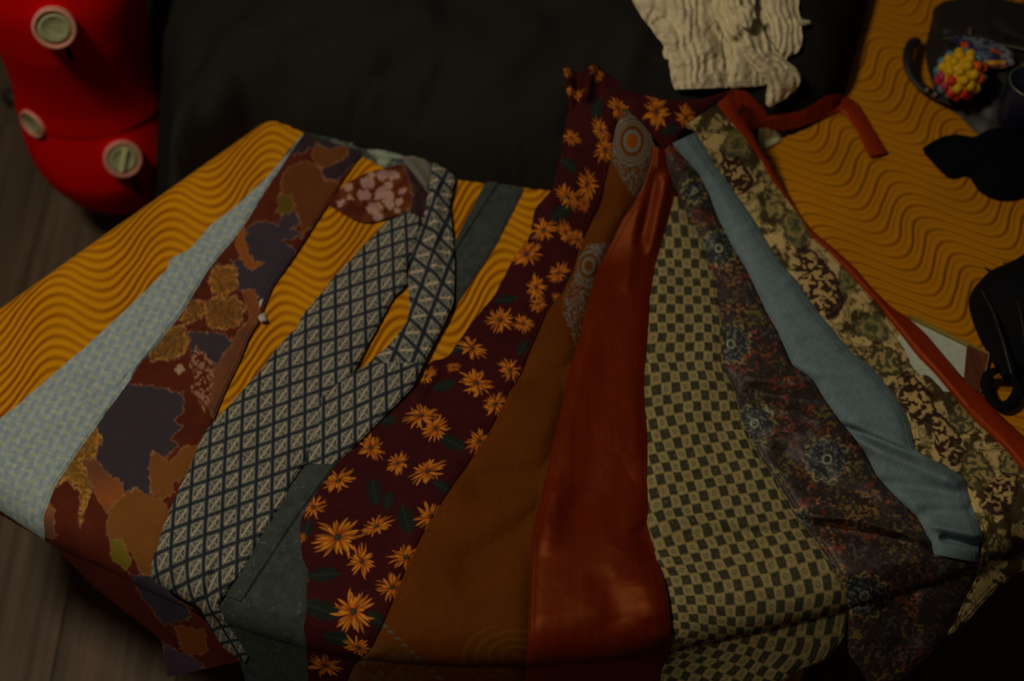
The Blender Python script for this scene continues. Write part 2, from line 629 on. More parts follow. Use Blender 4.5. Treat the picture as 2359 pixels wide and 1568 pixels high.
ABS = [  # colour, outline points of each printed shape on the brown tie, texture
    ((40, 28, 31), [(690, 300), (850, 345), (775, 416), (750, 411), (738, 388), (720, 341), (667, 361), (650, 360)], 0),
    ((84, 44, 18), [(726, 332), (756, 344), (800, 335), (800, 360), (779, 373), (744, 391), (731, 386), (720, 353)], 0),
    ((80, 40, 17), [(679, 379), (714, 376), (738, 391), (750, 414), (776, 420), (790, 430), (730, 517), (697, 538), (691, 511), (676, 461), (644, 447), (653, 400)], 0),
    ((74, 54, 14), [(644, 447), (670, 447), (679, 476), (664, 500), (638, 488)], 0),
    ((47, 37, 41), [(591, 505), (638, 520), (652, 490), (679, 488), (691, 511), (673, 529), (705, 541), (650, 555), (686, 579), (650, 655), (609, 700), (585, 714), (579, 667), (544, 673), (544, 617), (529, 600), (562, 597), (568, 529)], 0),
    ((112, 58, 18), [(552, 520), (562, 529), (573, 579), (591, 600), (608, 606), (579, 626), (562, 611), (541, 561)], 0),
    ((98, 60, 20), [(500, 610), (540, 612), (546, 655), (520, 684), (486, 676), (480, 640)], 1),
    ((92, 56, 22), [(485, 685), (540, 680), (566, 700), (560, 740), (520, 765), (478, 752), (472, 715)], 1),
    ((92, 56, 22), [(440, 690), (472, 690), (476, 720), (440, 745), (415, 735)], 1),
    ((90, 58, 22), [(385, 755), (428, 745), (436, 790), (405, 828), (345, 832), (340, 800)], 1),
    ((112, 56, 18), [(559, 667), (585, 667), (600, 700), (585, 770), (550, 835), (495, 965), (470, 920), (480, 850), (540, 775), (575, 730)], 2),
    ((47, 37, 40), [(436, 765), (480, 765), (520, 770), (535, 790), (490, 850), (450, 835), (440, 800)], 0),
    ((118, 80, 58), [(455, 800), (490, 830), (495, 870), (485, 920), (470, 950), (455, 910), (440, 900), (450, 870), (440, 840)], 3),
    ((128, 104, 80), [(403, 843), (418, 838), (424, 852), (413, 862), (402, 856)], 0),
    ((46, 36, 39), [(275, 882), (375, 893), (419, 905), (425, 949), (401, 964), (419, 982), (393, 1014), (410, 1024), (381, 1052), (349, 1037), (346, 1114), (352, 1140), (313, 1123), (287, 1131), (275, 1102), (249, 1090), (222, 1055), (234, 1011), (218, 974), (246, 940)], 0),
    ((102, 68, 24), [(205, 965), (218, 979), (234, 1005), (222, 1052), (187, 1058), (210, 1129), (190, 1200), (184, 1214), (184, 1129), (157, 1108), (128, 1120), (90, 1130), (100, 1090)], 1),
    ((140, 68, 20), [(187, 1058), (222, 1055), (249, 1090), (281, 1108), (284, 1137), (249, 1187), (216, 1137)], 2),
    ((98, 56, 20), [(287, 1137), (313, 1123), (352, 1146), (375, 1152), (395, 1190), (380, 1240), (375, 1322), (322, 1322), (305, 1270), (252, 1246), (246, 1214), (252, 1170)], 0),
    ((98, 56, 22), [(349, 1037), (390, 1064), (419, 1029), (470, 1020), (430, 1093), (399, 1114), (402, 1132), (375, 1152), (352, 1137), (344, 1084)], 0),
    ((92, 76, 18), [(252, 1246), (281, 1240), (305, 1290), (293, 1311), (260, 1290)], 0),
    ((160, 86, 28), [(88, 1146), (113, 1146), (125, 1176), (127, 1240), (80, 1240)], 2),
    ((46, 38, 46), [(300, 1320), (380, 1330), (420, 1380), (440, 1420), (380, 1440), (330, 1380)], 0),
    ((100, 50, 18), [(400, 1440), (470, 1450), (480, 1500), (440, 1510), (410, 1480)], 0),
    ((64, 46, 56), [(375, 1480), (430, 1505), (470, 1530), (470, 1570), (370, 1570)], 0)]


def print_abstract(G, shapes=ABS):
    px, py = G['px'], G['py']
    wx = px + 8 * (fbm(px / 9, py / 11, 41, 3) - .5) * 2
    wy = py + 8 * (fbm(px / 9, py / 11, 47, 3) - .5) * 2
    base = np.broadcast_to(np.array((68, 24, 11), float), px.shape + (3,)) * (0.85 + 0.3 * fbm(px / 40, py / 40, 2, 3))[..., None]
    tex = fbm(px / 5.5, py / 5.5, 77, 2)
    for col, poly, kind in shapes:
        d = poly_sd(wx, wy, poly)
        c = np.broadcast_to(np.array(col, float), px.shape + (3,))
        if kind == 1:
            c = c * (0.72 + 0.6 * tex)[..., None]
            c = over(c, np.array(col) * 1.45, sst(-14, -2, d) * sst(0.45, 0.6, tex))
        elif kind == 2:
            c = lerp(np.array(col), np.array((66, 42, 36)), fbm(px / 60, py / 60, 9, 2) * 0.9)
        elif kind == 3:
            c = lerp(np.array((70, 26, 14)), np.array(col), sst(0.42, 0.55, tex))
        base = base * sst(-2.0, 2.0, d)[..., None] + c * (1 - sst(-2.0, 2.0, d))[..., None]
        base = over(base, (138, 98, 62), np.exp(-(d / 1.8) ** 2) * (0.18 + 0.6 * tex))
    return base


BUB = [((46, 28, 30), [(928, 380), (950, 385), (990, 440), (985, 505), (935, 505), (950, 440)], 0)] + \
      [((128, 92, 86), [(x + r * math.cos(a), y + r * .9 * math.sin(a)) for a in np.linspace(0, 5.5, 8)], 0)
       for x, y, r in ((846, 421, 17), (877, 446, 17), (893, 428, 13), (838, 451, 15), (862, 478, 17), (905, 405, 13), (896, 470, 14),
                       (872, 500, 14), (900, 450, 10), (925, 440, 9), (800, 432, 10), (788, 468, 9), (920, 465, 9), (880, 402, 12), (805, 455, 8), (915, 485, 8), (858, 402, 9))]


def print_bubbles(G):
    b = print_abstract(G, BUB)
    return b * 1.0 + np.array((10, 12, 4)) * (fbm(G['px'] / 18, G['py'] / 18, 4, 2) > .5)[..., None]


def diamonds(G, i, j):
    n = fbm(G['qx'] * 500, G['qy'] * 500, 8, 2)
    fi, fj = i - np.floor(i), j - np.floor(j)
    base = lerp((57, 56, 49), (88, 84, 71), n)
    # pale motif: a cross with the bold stroke on one diagonal, framed
    p, q = fi - .5, fj - .5
    box = np.maximum(np.abs(p), np.abs(q))
    base = over(base, (36, 40, 38), (np.abs(np.abs(p) + np.abs(q) - .30) < .04) * .5)
    base = over(base, (122, 114, 96), ((np.abs(box - .33) < .035) & (n > .3)) * .75)
    base = over(base, (122, 112, 92), ((np.abs(p - q) < .07) & (box < .33)) * .7)
    base = over(base, (150, 128, 100), ((np.abs(p + q) < .085) & (box < .30)) * .95)
    base = over(base, (104, 102, 78), ((np.abs(p) < .04) & (box < .3)) * .6)
    serr = 0.03 * np.sign(np.sin(fi * 2 * np.pi * 6))
    edge_j = np.minimum(fj, 1 - fj)
    edge_i = np.minimum(fi, 1 - fi)
    m = np.maximum(1 - sst(.065, .105, edge_i), 1 - sst(.06, .10, edge_j + serr))
    return over(base, (24, 27, 33), m * .94)


def print_diamond(G):
    i, j = lattice(G, (560, 1010), (36.5, -12.5), (-1.5, 39.5))
    return diamonds(G, i, j)


def print_diamond_tail(G):
    w = sst(740, 930, G['py'])
    i1, j1 = lattice(G, (1000, 600), (34, 30), (-14, 36))
    i2, j2 = lattice(G, (820, 950), (36, -15), (0, 39.5))
    a, b = diamonds(G, i1, j1), diamonds(G, i2, j2)
    return np.where((w > .5)[..., None], b, a)


def print_gray(G):
    n = fbm(G['qx'] * 160, G['qy'] * 160, 14, 3)
    c = lerp((38, 41, 35), (56, 58, 50), n)
    k = vnoise(G['qx'] * 420, G['qy'] * 420, 5)
    return over(c, (96, 98, 88), sst(.86, .95, k) * .5 * (G['py'] > 1100))


FLOWERS = [(780, 1105, 46), (722, 1168, 34), (855, 1030, 48), (915, 1066, 36), (985, 1085, 52), (778, 1237, 62), (868, 1212, 44), (834, 1292, 46),
           (905, 1352, 44), (937, 1283, 46), (815, 1408, 56), (826, 1490, 44), (748, 1532, 50), (970, 957, 48), (1004, 985, 44), (1097, 882, 52),
           (1140, 930, 42), (1176, 852, 40), (1104, 1015, 40), (980, 865, 36), (1088, 802, 48), (1153, 737, 44), (1205, 745, 32), (1235, 662, 46),
           (1286, 628, 42), (1212, 585, 44), (1252, 530, 40), (1304, 536, 34), (1308, 455, 38), (1352, 425, 36), (1394, 345, 34), (1384, 300, 34),
           (1424, 250, 34), (1316, 318, 28), (1322, 215, 34), (1512, 258, 42), (1580, 272, 32), (1500, 222, 24), (993, 1188, 42), (1332, 552, 28),
           (1240, 700, 30), (1375, 170, 34), (1305, 165, 24), (700, 1340, 16), (690, 1240, 18), (1045, 845, 22), (1285, 690, 22), (1262, 770, 26), (1345, 470, 20)]
LEAVES = [(862, 1132, 34, 100), (935, 1195, 36, 105), (738, 1402, 40, -20), (872, 1430, 30, -40), (1022, 888, 30, 20), (1042, 1018, 34, -30), (706, 1220, 26, 80),
          (745, 1322, 34, 5), (880, 965, 36, -20), (1060, 800, 26, 40), (1165, 690, 30, 10), (1375, 250, 28, 70), (1310, 380, 24, -30), (895, 1150, 24, 80),
          (1205, 800, 24, 60), (780, 1470, 34, -10), (1020, 1120, 26, -30), (1330, 650, 22, 60), (1440, 200, 20, 0), (1545, 300, 24, 20), (1290, 490, 30, 30)]


def print_flowers(G):
    rnd = random.Random(7)
    qx, qy, px, py = G['qx'], G['qy'], G['px'], G['py']
    n = fbm(qx * 60, qy * 60, 21, 3)
    base = lerp((40, 8, 9), (53, 12, 12), n)
    for (lx, ly, r, ang) in LEAVES:
        sel = np.hypot(px - lx, py - ly) < r * 1.6
        if not sel.any(): continue
        k = np.argmin(np.hypot(px - lx, py - ly))
        x, y = (qx[sel] - qx.flat[k]) * 2150, (qy[sel] - qy.flat[k]) * 2150
        a = math.radians(ang)
        s, t = x * math.cos(a) + y * math.sin(a), -x * math.sin(a) + y * math.cos(a)
        w = r * .52 * np.maximum(1 - (s / r) ** 2, 0) ** .75 * (1 + .12 * np.sin(s * .6))
        m = sst(0, 3, w - np.abs(t))
        vein = np.exp(-(t / 1.5) ** 2) + .6 * (np.sin((s + np.abs(t) * 1.2) * .55) > .75)
        c = lerp((19, 21, 16), (38, 42, 31), np.clip(vein, 0, 1) * .55 + .3 * vnoise(x * .25, y * .25, 4))
        base[sel] = base[sel] * (1 - m[:, None]) + c * m[:, None]
    for (fx, fy, r) in FLOWERS:
        r = r * .90
        dpx = np.hypot(px - fx, py - fy)
        sel = dpx < r * 1.5
        sq, sa = rnd.uniform(.58, .95), rnd.uniform(0, math.pi)
        npet = rnd.choice((18, 19, 20, 21, 22))
        th0 = rnd.uniform(0, 6.28)
        pet = [(th0 + 2 * math.pi * k / npet + rnd.uniform(-.15, .15), r * rnd.uniform(.80, 1.10), rnd.uniform(-.7, .7), rnd.uniform(.66, 1.10)) for k in range(npet)]
        rnd.shuffle(pet)
        pet += [(th0 + .2 + 2 * math.pi * k / 13 + rnd.uniform(-.25, .25), r * rnd.uniform(.50, .80), rnd.uniform(-.7, .7), rnd.uniform(.85, 1.22)) for k in range(13)]
        if not sel.any(): continue
        k0 = np.argmin(dpx)
        x, y = (qx[sel] - qx.flat[k0]) * 2150, (qy[sel] - qy.flat[k0]) * 2150
        if dpx.flat[k0] > 3:
            x = px[sel] - fx
            y = -(py[sel] - fy)
        s, t = x * math.cos(sa) + y * math.sin(sa), (-x * math.sin(sa) + y * math.cos(sa)) / sq
        rr, th = np.hypot(s, t) + 1e-6, np.arctan2(t, s)
        c = base[sel]
        for (tk, L, curl, br) in pet:
            d = (th - tk - curl * (rr / r) ** 1.5 * .5 + math.pi) % (2 * math.pi) - math.pi
            tt = rr / L
            hw = r * .080 * np.clip(np.sin(np.pi * np.clip(tt, 0, 1) ** 1.1), 0, 1) ** .75
            off = d * rr
            m = sst(-.5, 1.3, hw - np.abs(off)) * (np.abs(d) < 1.2) * (tt < 1) * (tt > .12)
            pc = lerp((104, 38, 8), (196, 116, 26), np.clip(tt * 1.0 + .35 * off / (hw + .5), 0, 1)) * br
            pc = np.minimum(pc, 235)
            c = c * (1 - m[:, None]) + pc * m[:, None]
            rim = m * np.exp(-((hw - np.abs(off)) / .9) ** 2) * .6
            c = c * (1 - rim[:, None]) + np.array((84, 30, 8)) * rim[:, None]
        cm = 1 - sst(r * .12, r * .19, rr)
        cc = lerp((30, 26, 20), (70, 56, 36), vnoise(x * .5, y * .5, 3))
        base[sel] = c * (1 - cm[:, None]) + cc * cm[:, None]
    return base


def print_mustard(G):
    px, py = G['px'], G['py']
    n = .5 * fbm(G['qx'] * 420, G['qy'] * 420, 6, 2) + .5 * fbm(G['qx'] * 22, G['qy'] * 22, 7, 3)
    base = lerp((66, 29, 0), (86, 41, 1), n)
    blue = np.array((90, 102, 106), float)
    nn = vnoise(px / 2.6, py / 2.6, 12)

    def drop(cx, cy, a, b, rot, k):
        c, s = math.cos(rot), math.sin(rot)
        x, y = (px - cx), (py - cy)
        x, y = x * c + y * s, -x * s + y * c
        return np.hypot(x / a, y / b)
    # eye at the top: rings inside a drop-shaped field of tiny marks
    r = drop(1456, 325, 17, 22, .05, 1)
    field = poly_sd(px, py, [(1436, 250), (1462, 265), (1495, 300), (1509, 336), (1500, 375), (1488, 420), (1470, 462), (1440, 425), (1420, 390), (1408, 362), (1414, 310)])
    m = (1 - sst(-2, 3, field))
    marks = sst(.42, .62, nn) * m
    ring = np.exp(-((r - 1.0) / .2) ** 2) + .8 * np.exp(-((r - 1.75) / .12) ** 2) + .9 * np.exp(-((r - 2.1) / .13) ** 2) + .8 * np.exp(-((r - 2.5) / .12) ** 2)
    base = over(base, blue, marks * .6 * sst(2.2, 2.6, r))
    base = over(base, blue * 1.05, np.clip(ring, 0, 1) * .8 * m)
    base = over(base, (140, 66, 12), (r < .8) * .6)
    # second eye and its trailing dots
    r = drop(1356, 612, 13, 17, .1, 2)
    f2 = poly_sd(px, py, [(1352, 566), (1405, 556), (1400, 600), (1372, 650), (1352, 700), (1338, 770), (1326, 800), (1312, 760), (1296, 720), (1300, 680), (1322, 640), (1336, 590)])
    m2 = 1 - sst(-3, 3, f2)
    ring = np.exp(-((r - 1.0) / .25) ** 2) + .7 * np.exp(-((r - 1.9) / .2) ** 2) + .7 * np.exp(-((r - 2.7) / .2) ** 2)
    base = over(base, blue, np.clip(ring, 0, 1) * .7 * m2)
    base = over(base, blue, sst(.5, .68, nn) * .7 * m2 * sst(1.4, 2.0, r))
    # faint border print at the hem
    e3 = 900 + (py - 1450) * 1.05
    dots = (np.sin(py * .42) > .1) * np.exp(-((px - e3 + 4) / 7) ** 2) * (py > 1435)
    base = over(base, blue * .8, dots * .6)
    low = sst(1450, 1530, py) * (px < e3)
    base = over(base, blue * .7, low * .45 * sst(.35, .7, fbm(px / 9, py / 9, 3, 3)))
    rr = np.hypot((px - 1190) / 1.6, py - 1510)
    base = over(base, (96, 70, 30), (np.sin(rr * .35) > .3) * .25 * (rr < 90) * (py > 1440))
    return base


def print_red(G):
    n = fbm(G['qx'] * 300, G['qy'] * 25, 6, 3)
    return lerp((67, 13, 1), (82, 18, 2), n)


def print_band(G):
    n = fbm(G['qx'] * 200, G['qy'] * 30, 6, 3)
    return lerp((100, 26, 5), (116, 33, 7), n)


def print_checker(G):
    c = 0.0094
    k, cv = 1.0, 0.0124
    warp = 0.0016 * (fbm(G['px'] / 45, G['py'] / 45, 71, 2) - .5) * 2
    i, j = (G['u'] + warp) / (c * k) + 40, (G['v'] - warp) / cv
    fi, fj = i - np.floor(i) - .5, j - np.floor(j) - .5
    par = (np.floor(i) + np.floor(j)) % 2
    hx = _hash(np.floor(i), np.floor(j), 4)
    n = vnoise(G['px'] / 2.3, G['py'] / 2.3, 6)
    light = lerp((110, 93, 54), (136, 116, 70), n)
    r = np.hypot(fi * (1 + .5 * (hx > .5)), fj * 1.15)
    light = over(light, (72, 66, 48), (np.abs(r - .2 - .05 * hx) < .07) * .6)
    light = over(light, (80, 74, 52), ((np.abs(fi + fj * (hx - .5)) < .06) & (r < .25)) * .5)
    dark = lerp((40, 37, 25), (55, 49, 33), n)
    dark = over(dark, (92, 80, 48), (n > .80) * (r < .36) * .65)
    sq = np.maximum(np.abs(fi), np.abs(fj))
    dark = over(dark, (122, 104, 60), sst(.42, .47, sq) * .8)
    light = over(light, (92, 80, 44), sst(.42, .47, sq) * .3)
    return np.where((par > .5)[..., None], light, dark)


MED = [(1656, 572, 36), (1738, 974, 40), (1905, 1057, 46), (1684, 792, 40), (1992, 1372, 46), (1840, 1200, 24), (1600, 440, 22)]


def print_floral(G):
    px, py = G['px'], G['py']
    s = 1.0
    n1 = fbm(px / 34, py / 34, 51, 3)
    n2 = vnoise(px / 6.4, py / 5.2, 52) * .65 + .35 * vnoise(px / 3, py / 3, 59)
    n3 = vnoise(px / 7.2, py / 5.6, 53) * .7 + .3 * vnoise(px / 3.4, py / 3, 61)
    n4 = fbm(px / 60, py / 60, 54, 2)
    base = lerp((26, 19, 16), (56, 42, 34), n2)
    base = over(base, (98, 36, 20), sst(.52, .66, n3) * sst(.50, .62, n1) * .95)
    base = over(base, (124, 74, 48), sst(.66, .76, n2) * sst(.53, .66, n1) * .8)
    base = over(base, (98, 86, 36), sst(.54, .7, n3) * sst(.52, .64, n4) * .75)
    base = over(base, (80, 76, 66), sst(.56, .7, vnoise(px / 6, py / 6, 58)) * sst(.54, .66, 1 - n4) * .6)
    base = over(base, (126, 112, 84), sst(.78, .88, n2) * .5)
    for (x, y, r) in MED:
        d = np.hypot(px - x, (py - y))
        th = np.arctan2(py - y, px - x)
        rim = r * (1 + .10 * np.cos(th * 12))
        m = 1 - sst(rim - 2, rim + 2, d)
        c = lerp((28, 29, 27), (84, 83, 74), sst(.45, .8, vnoise(px / 4.2, py / 4.2, 60)))
        c = over(c, (150, 140, 104), np.exp(-((d - r * .22) / 2.2) ** 2) * .8)
        c = over(c, (26, 30, 34), np.exp(-((d - r * .72) / 3.0) ** 2) * .6 * (np.cos(th * 12) > -.2))
        base = base * (1 - m[..., None]) + c * m[..., None]
        base = over(base, (134, 120, 70), np.exp(-((d - rim - 5) / 4) ** 2) * sst(.35, .6, n2) * .8)
    return base


def print_blue(G):
    i, j = lattice(G, (1900, 850), (9, 5), (-20, 40))
    n = fbm(G['qx'] * 240, G['qy'] * 240, 9, 3)
    return lerp((80, 92, 90), (94, 104, 101), n) * (1 + .03 * np.sin(2 * np.pi * i) * (.4 + n))[..., None]


TEAR = [(1882, 648, 44, 96, -.45, 0), (1690, 395, 32, 60, -.5, 0), (1700, 330, 34, 36, .3, 1), (2010, 755, 40, 30, .3, 1), (2110, 915, 34, 70, -.5, 0),
        (2180, 1010, 30, 66, -.35, 0), (1830, 520, 30, 50, -.6, 1), (2040, 830, 44, 34, .2, 2), (2215, 960, 30, 40, -.3, 2), (2250, 1080, 34, 56, -.3, 2),
        (2310, 1130, 36, 60, .5, 0), (1780, 470, 24, 44, -.5, 2), (2300, 1250, 30, 40, .2, 2), (1950, 640, 20, 34, -.4, 1), (1650, 285, 18, 26, .6, 2), (2330, 1060, 30, 36, .3, 2)]


def print_paisley(G):
    px, py = G['px'], G['py']
    wx = px + 9 * (fbm(px / 13, py / 13, 81, 3) - .5) * 2
    wy = py + 9 * (fbm(px / 13, py / 13, 83, 3) - .5) * 2
    n = fbm(px / 20, py / 20, 84, 3)
    n5 = vnoise(wx / 6.2, wy / 6.2, 85)
    base = lerp((142, 116, 66), (168, 140, 90), n)
    blot = fbm(wx / 36, wy / 36, 86, 3)
    scroll = fbm(wx / 46, wy / 46, 90, 2) - .5
    base = over(base, (84, 72, 30), sst(.55, .58, blot) * .75)
    base = over(base, (48, 34, 20), sst(.60, .63, blot) * .92)
    base = over(base, (54, 42, 22), np.exp(-(scroll / .022) ** 2) * .9)
    base = over(base, (66, 62, 34), np.exp(-((np.abs(scroll) - .065) / .012) ** 2) * .7)
    base = over(base, (52, 38, 22), sst(.64, .72, n5) * sst(.40, .5, blot) * .85)
    for (x, y, a, b, rot, kind) in TEAR:
        c, s = math.cos(rot), math.sin(rot)
        X, Y = (wx - x) * c + (wy - y) * s, -(wx - x) * s + (wy - y) * c
        aa = a * np.clip(1.0 + .35 * Y / b, .4, 1.4)
        d = np.hypot(X / aa, Y / b)
        m = 1 - sst(.94, 1.02, d)
        if kind == 0:
            ccol = lerp((46, 28, 20), (148, 118, 68), sst(.50, .58, vnoise(wx / 7.5, wy / 6.0, 87)))
            ccol = over(ccol, (40, 24, 20), np.exp(-((d - .9) / .12) ** 2) * (X > -.3 * aa))
        elif kind == 1:
            ccol = lerp((58, 58, 40), (90, 78, 38), sst(.4, .6, n5))
            ccol = over(ccol, (136, 112, 64), np.exp(-((d - .55) / .1) ** 2) * .7)
        else:
            ccol = lerp((128, 106, 60), (64, 58, 34), sst(.50, .58, n5))
            ccol = over(ccol, (50, 40, 22), np.exp(-((d - .92) / .12) ** 2) * .9)
        base = base * (1 - m[..., None]) + ccol * m[..., None]
    return base


# ------------------------------------------------------------------ the floor
M_wood = mat_wood('floor_wood', (72, 56, 41))
M_under = mat_plain('floor_gap', (24, 20, 15), 0.9)


def slab(x0, x1, y0, y1, z0, z1, bev=0.0015):
    def fn(bm):
        vs_ = [bm.verts.new(p) for p in ((x0, y0, z0), (x1, y0, z0), (x1, y1, z0), (x0, y1, z0), (x0 + bev, y0 + bev, z1), (x1 - bev, y0 + bev, z1), (x1 - bev, y1 - bev, z1), (x0 + bev, y1 - bev, z1))]
        zb = z1 - bev
        md = [bm.verts.new((p.co.x, p.co.y, zb)) for p in vs_[:4]]
        bm.faces.new(vs_[4:8])
        for k in range(4):
            bm.faces.new((vs_[k], vs_[(k + 1) % 4], md[(k + 1) % 4], md[k]))
            bm.faces.new((md[k], md[(k + 1) % 4], vs_[4 + (k + 1) % 4], vs_[4 + k]))
    return fn


floor = link('floor', bm_mesh('floor', slab(-2.6, 2.6, -0.6, 4.2, -0.03, -0.012)), M_under)
tag(floor, kind='structure')
PW, PL = 0.152, 1.28
rnd = random.Random(3)
for c_ in range(17):
    xa = -1.275 + c_ * PW - 0.043
    y0 = -0.5 - (0.37 * c_ * 1.61) % PL
    if c_ == 1: y0 = 1.545 - 2 * PL
    if c_ == 2: y0 = 1.60 - 2 * PL
    while y0 < 3.4:
        pl = link('plank', bm_mesh('plank', slab(xa + .0003, xa + PW - .0003, y0 + .0003, y0 + PL - .0003, -0.0119, 0.0)), M_wood, floor)
        y0 += PL

# ------------------------------------------------------------------ the seat under everything: two wave-ribbed cushions side by side
M_waveL = mat_wave('yellow_wave_left', (300, 720), -0.42, 44.0, 262.0, 0.0, 118.0, 24.0, (186, 108, 5), (108, 48, 1), .10)
M_waveR = mat_wave('yellow_wave_right', (2000, 560), -0.21, 40.0, 267.0, 0.8, 1736.0, 16.4, (154, 95, 5), (98, 50, 2), .42)
seat_pts = np.array(SEAT_XY)


def clip_half(poly, p, n):
    out = []
    m = len(poly)
    for i in range(m):
        a, b = np.array(poly[i]), np.array(poly[(i + 1) % m])
        da, db = np.dot(a - p, n), np.dot(b - p, n)
        if da <= 0: out.append(tuple(a))
        if da * db < 0:
            t = da / (da - db)
            out.append(tuple(a + (b - a) * t))
    return out


def cushion_block(poly):
    """prism with softly rounded top edges"""
    pts = np.array(poly)
    area = np.sum(pts[:, 0] * np.roll(pts[:, 1], -1) - np.roll(pts[:, 0], -1) * pts[:, 1])
    if area < 0: pts = pts[::-1]
    # resample
    ring = []
    for i in range(len(pts)):
        a, b = pts[i], pts[(i + 1) % len(pts)]
        k = max(1, int(np.hypot(*(b - a)) / 0.012))
        for t in range(k): ring.append(a + (b - a) * t / k)
    ring = np.array(ring)
    for _ in range(6): ring = (np.roll(ring, 1, 0) + 2 * ring + np.roll(ring, -1, 0)) / 4
    tan = np.roll(ring, -1, 0) - np.roll(ring, 1, 0)
    nrm = np.stack([tan[:, 1], -tan[:, 0]], 1)
    nrm /= np.linalg.norm(nrm, axis=1)[:, None]
    rows = []
    for k in range(7):
        a = math.pi / 2 * k / 6
        e = -RND + RND * math.sin(a)
        rows.append(np.column_stack([ring + nrm * (e - .006), np.full(len(ring), H - RND + RND * math.cos(a) - .004 * k / 6)]))
    for z, e in ((0.375, -.004), (0.35, -.018), (0.32, -.045), (0.30, -.10), (0.299, -.16), (0.05, -.17), (0.045, -.17)):
        rows.append(np.column_stack([ring + nrm * e, np.full(len(ring), z)]))
    rows.insert(0, np.column_stack([ring - nrm * (RND + .012), np.full(len(ring), H)]))
    V = np.concatenate(rows)
    F = grid_faces(len(rows), len(ring), True)
    bm = bmesh.new()
    vs_ = [bm.verts.new(v) for v in V]
    for f in F: bm.faces.new([vs_[i] for i in f])
    top = bm.faces.new(vs_[:len(ring)])
    bmesh.ops.triangulate(bm, faces=[top])
    bmesh.ops.recalc_face_normals(bm, faces=bm.faces)
    me = bpy.data.meshes.new('seat_cushion')
    bm.to_mesh(me)
    bm.free()
    for p in me.polygons: p.use_smooth = len(p.vertices) == 4
    return me


sofa = empty('sofa', (0.0, 1.2, 0.0), 'low sofa seat upholstered in yellow cloth with orange wavy ribs', 'sofa')
sp = np.array(at(1490, 700)[:2])
sn = np.array(at(1500, 700)[:2]) - sp
link('seat_cushion', cushion_block(clip_half(SEAT_XY, sp, sn)), M_waveL, sofa)
link('seat_cushion', cushion_block(clip_half(SEAT_XY, sp + sn * 0.02, -sn)), M_waveR, sofa)
M_foot = mat_plain('dark_foot', (30, 24, 18), 0.6)
for fx, fy in ((-0.62, 0.98), (-0.1, 0.78), (0.45, 0.9), (0.75, 1.9), (0.1, 1.9)):
    def leg(bm, fx=fx, fy=fy):
        bmesh.ops.create_cone(bm, cap_ends=True, segments=16, radius1=.018, radius2=.026, depth=.05, matrix=Matrix.Translation((fx, fy, .025)))
    link('leg', bm_mesh('leg', leg), M_foot, sofa)

# ------------------------------------------------------------------ the dark brown cushion
M_brown = mat_cloth('brown_cover', (28, 25, 21), 0.95, 0.04, 0.0, 0.3, 0.10, 500.0)
st = 2
sub = (slice(0, None, st), slice(0, None, st))
cz, cdd = CUSH_Z[sub], CD[sub]
X_, Y_ = GXX[sub], GYY[sub]
keep = (cdd > -0.10) & (cz > 0.0)
ids = -np.ones(cz.shape, int)
ids[keep] = np.arange(keep.sum())
q = np.stack([ids[:-1, :-1], ids[:-1, 1:], ids[1:, 1:], ids[1:, :-1]], -1).reshape(-1, 4)
q = q[(q >= 0).all(1)]
cme = mesh_np('floor_cushion', np.stack([X_, Y_, cz], -1)[keep], q, True)
tag(link('floor_cushion', cme, M_brown), 'large dark brown slouchy cushion lying across the back of the yellow seat', 'cushion')

# ------------------------------------------------------------------ the neckties laid out on the seat
M_tie = mat_cloth('tie_print', None, 0.8, 0.12, 0.0, 0.5, 0.16, 620.0)
M_matte = mat_cloth('tie_matte', None, 0.75, 0.10, 0.0, 0.3, 0.12, 800.0)
M_satin = mat_cloth('tie_satin', None, 0.50, 0.5, 0.0, 0.2, 0.06, 900.0)
_p = M_satin.node_tree.nodes['Principled BSDF']
_p.inputs['IOR'].default_value = 1.6
_p.inputs['Specular Tint'].default_value = (1.0, 0.38, 0.12, 1)
M_dsatin = mat_cloth('tie_dark_satin', None, 0.55, 0.5, 0.0, 0.2, 0.06, 900.0)
GRP = 'loose neckties fanned out on the yellow seat'

t = empty('necktie', at(350, 800), 'pale sage green necktie with tiny yellow dots, spread along the left of the fan', 'necktie', GRP)
SAGE_R = [(698, 312), (680, 336), (661, 364), (640, 397), (611, 440), (575, 499), (562, 523), (481, 619), (422, 718), (349, 810), (294, 883), (235, 964), (184, 1034), (128, 1118), (100, 1190), (104, 1245)]
cloth('blade', [(694, 312), (671, 344), (611, 413), (542, 476), (488, 516), (440, 572), (392, 596), (385, 620), (331, 674), (257, 744), (184, 810), (110, 872), (37, 935), (-60, 1010), (-140, 1080)],
      SAGE_R, print_sage, M_tie, t, .0055, .0022, .004, [(470, 700, 190, 970, -.0018, 7), (520, 560, 300, 840, .0015, 20)], wob=(1.2, .8), sup=SEAT_ONLY, seed=1, lump=.0009)
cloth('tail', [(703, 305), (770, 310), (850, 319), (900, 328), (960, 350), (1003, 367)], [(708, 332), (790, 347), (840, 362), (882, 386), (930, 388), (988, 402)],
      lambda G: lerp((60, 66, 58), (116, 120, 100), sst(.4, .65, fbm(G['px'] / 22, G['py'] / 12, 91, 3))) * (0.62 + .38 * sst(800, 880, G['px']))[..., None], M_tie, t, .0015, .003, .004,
      [(860, 350, 930, 365, .006, 10), (800, 335, 870, 352, -.003, 8)], seed=2, sup=SEAT_ONLY)

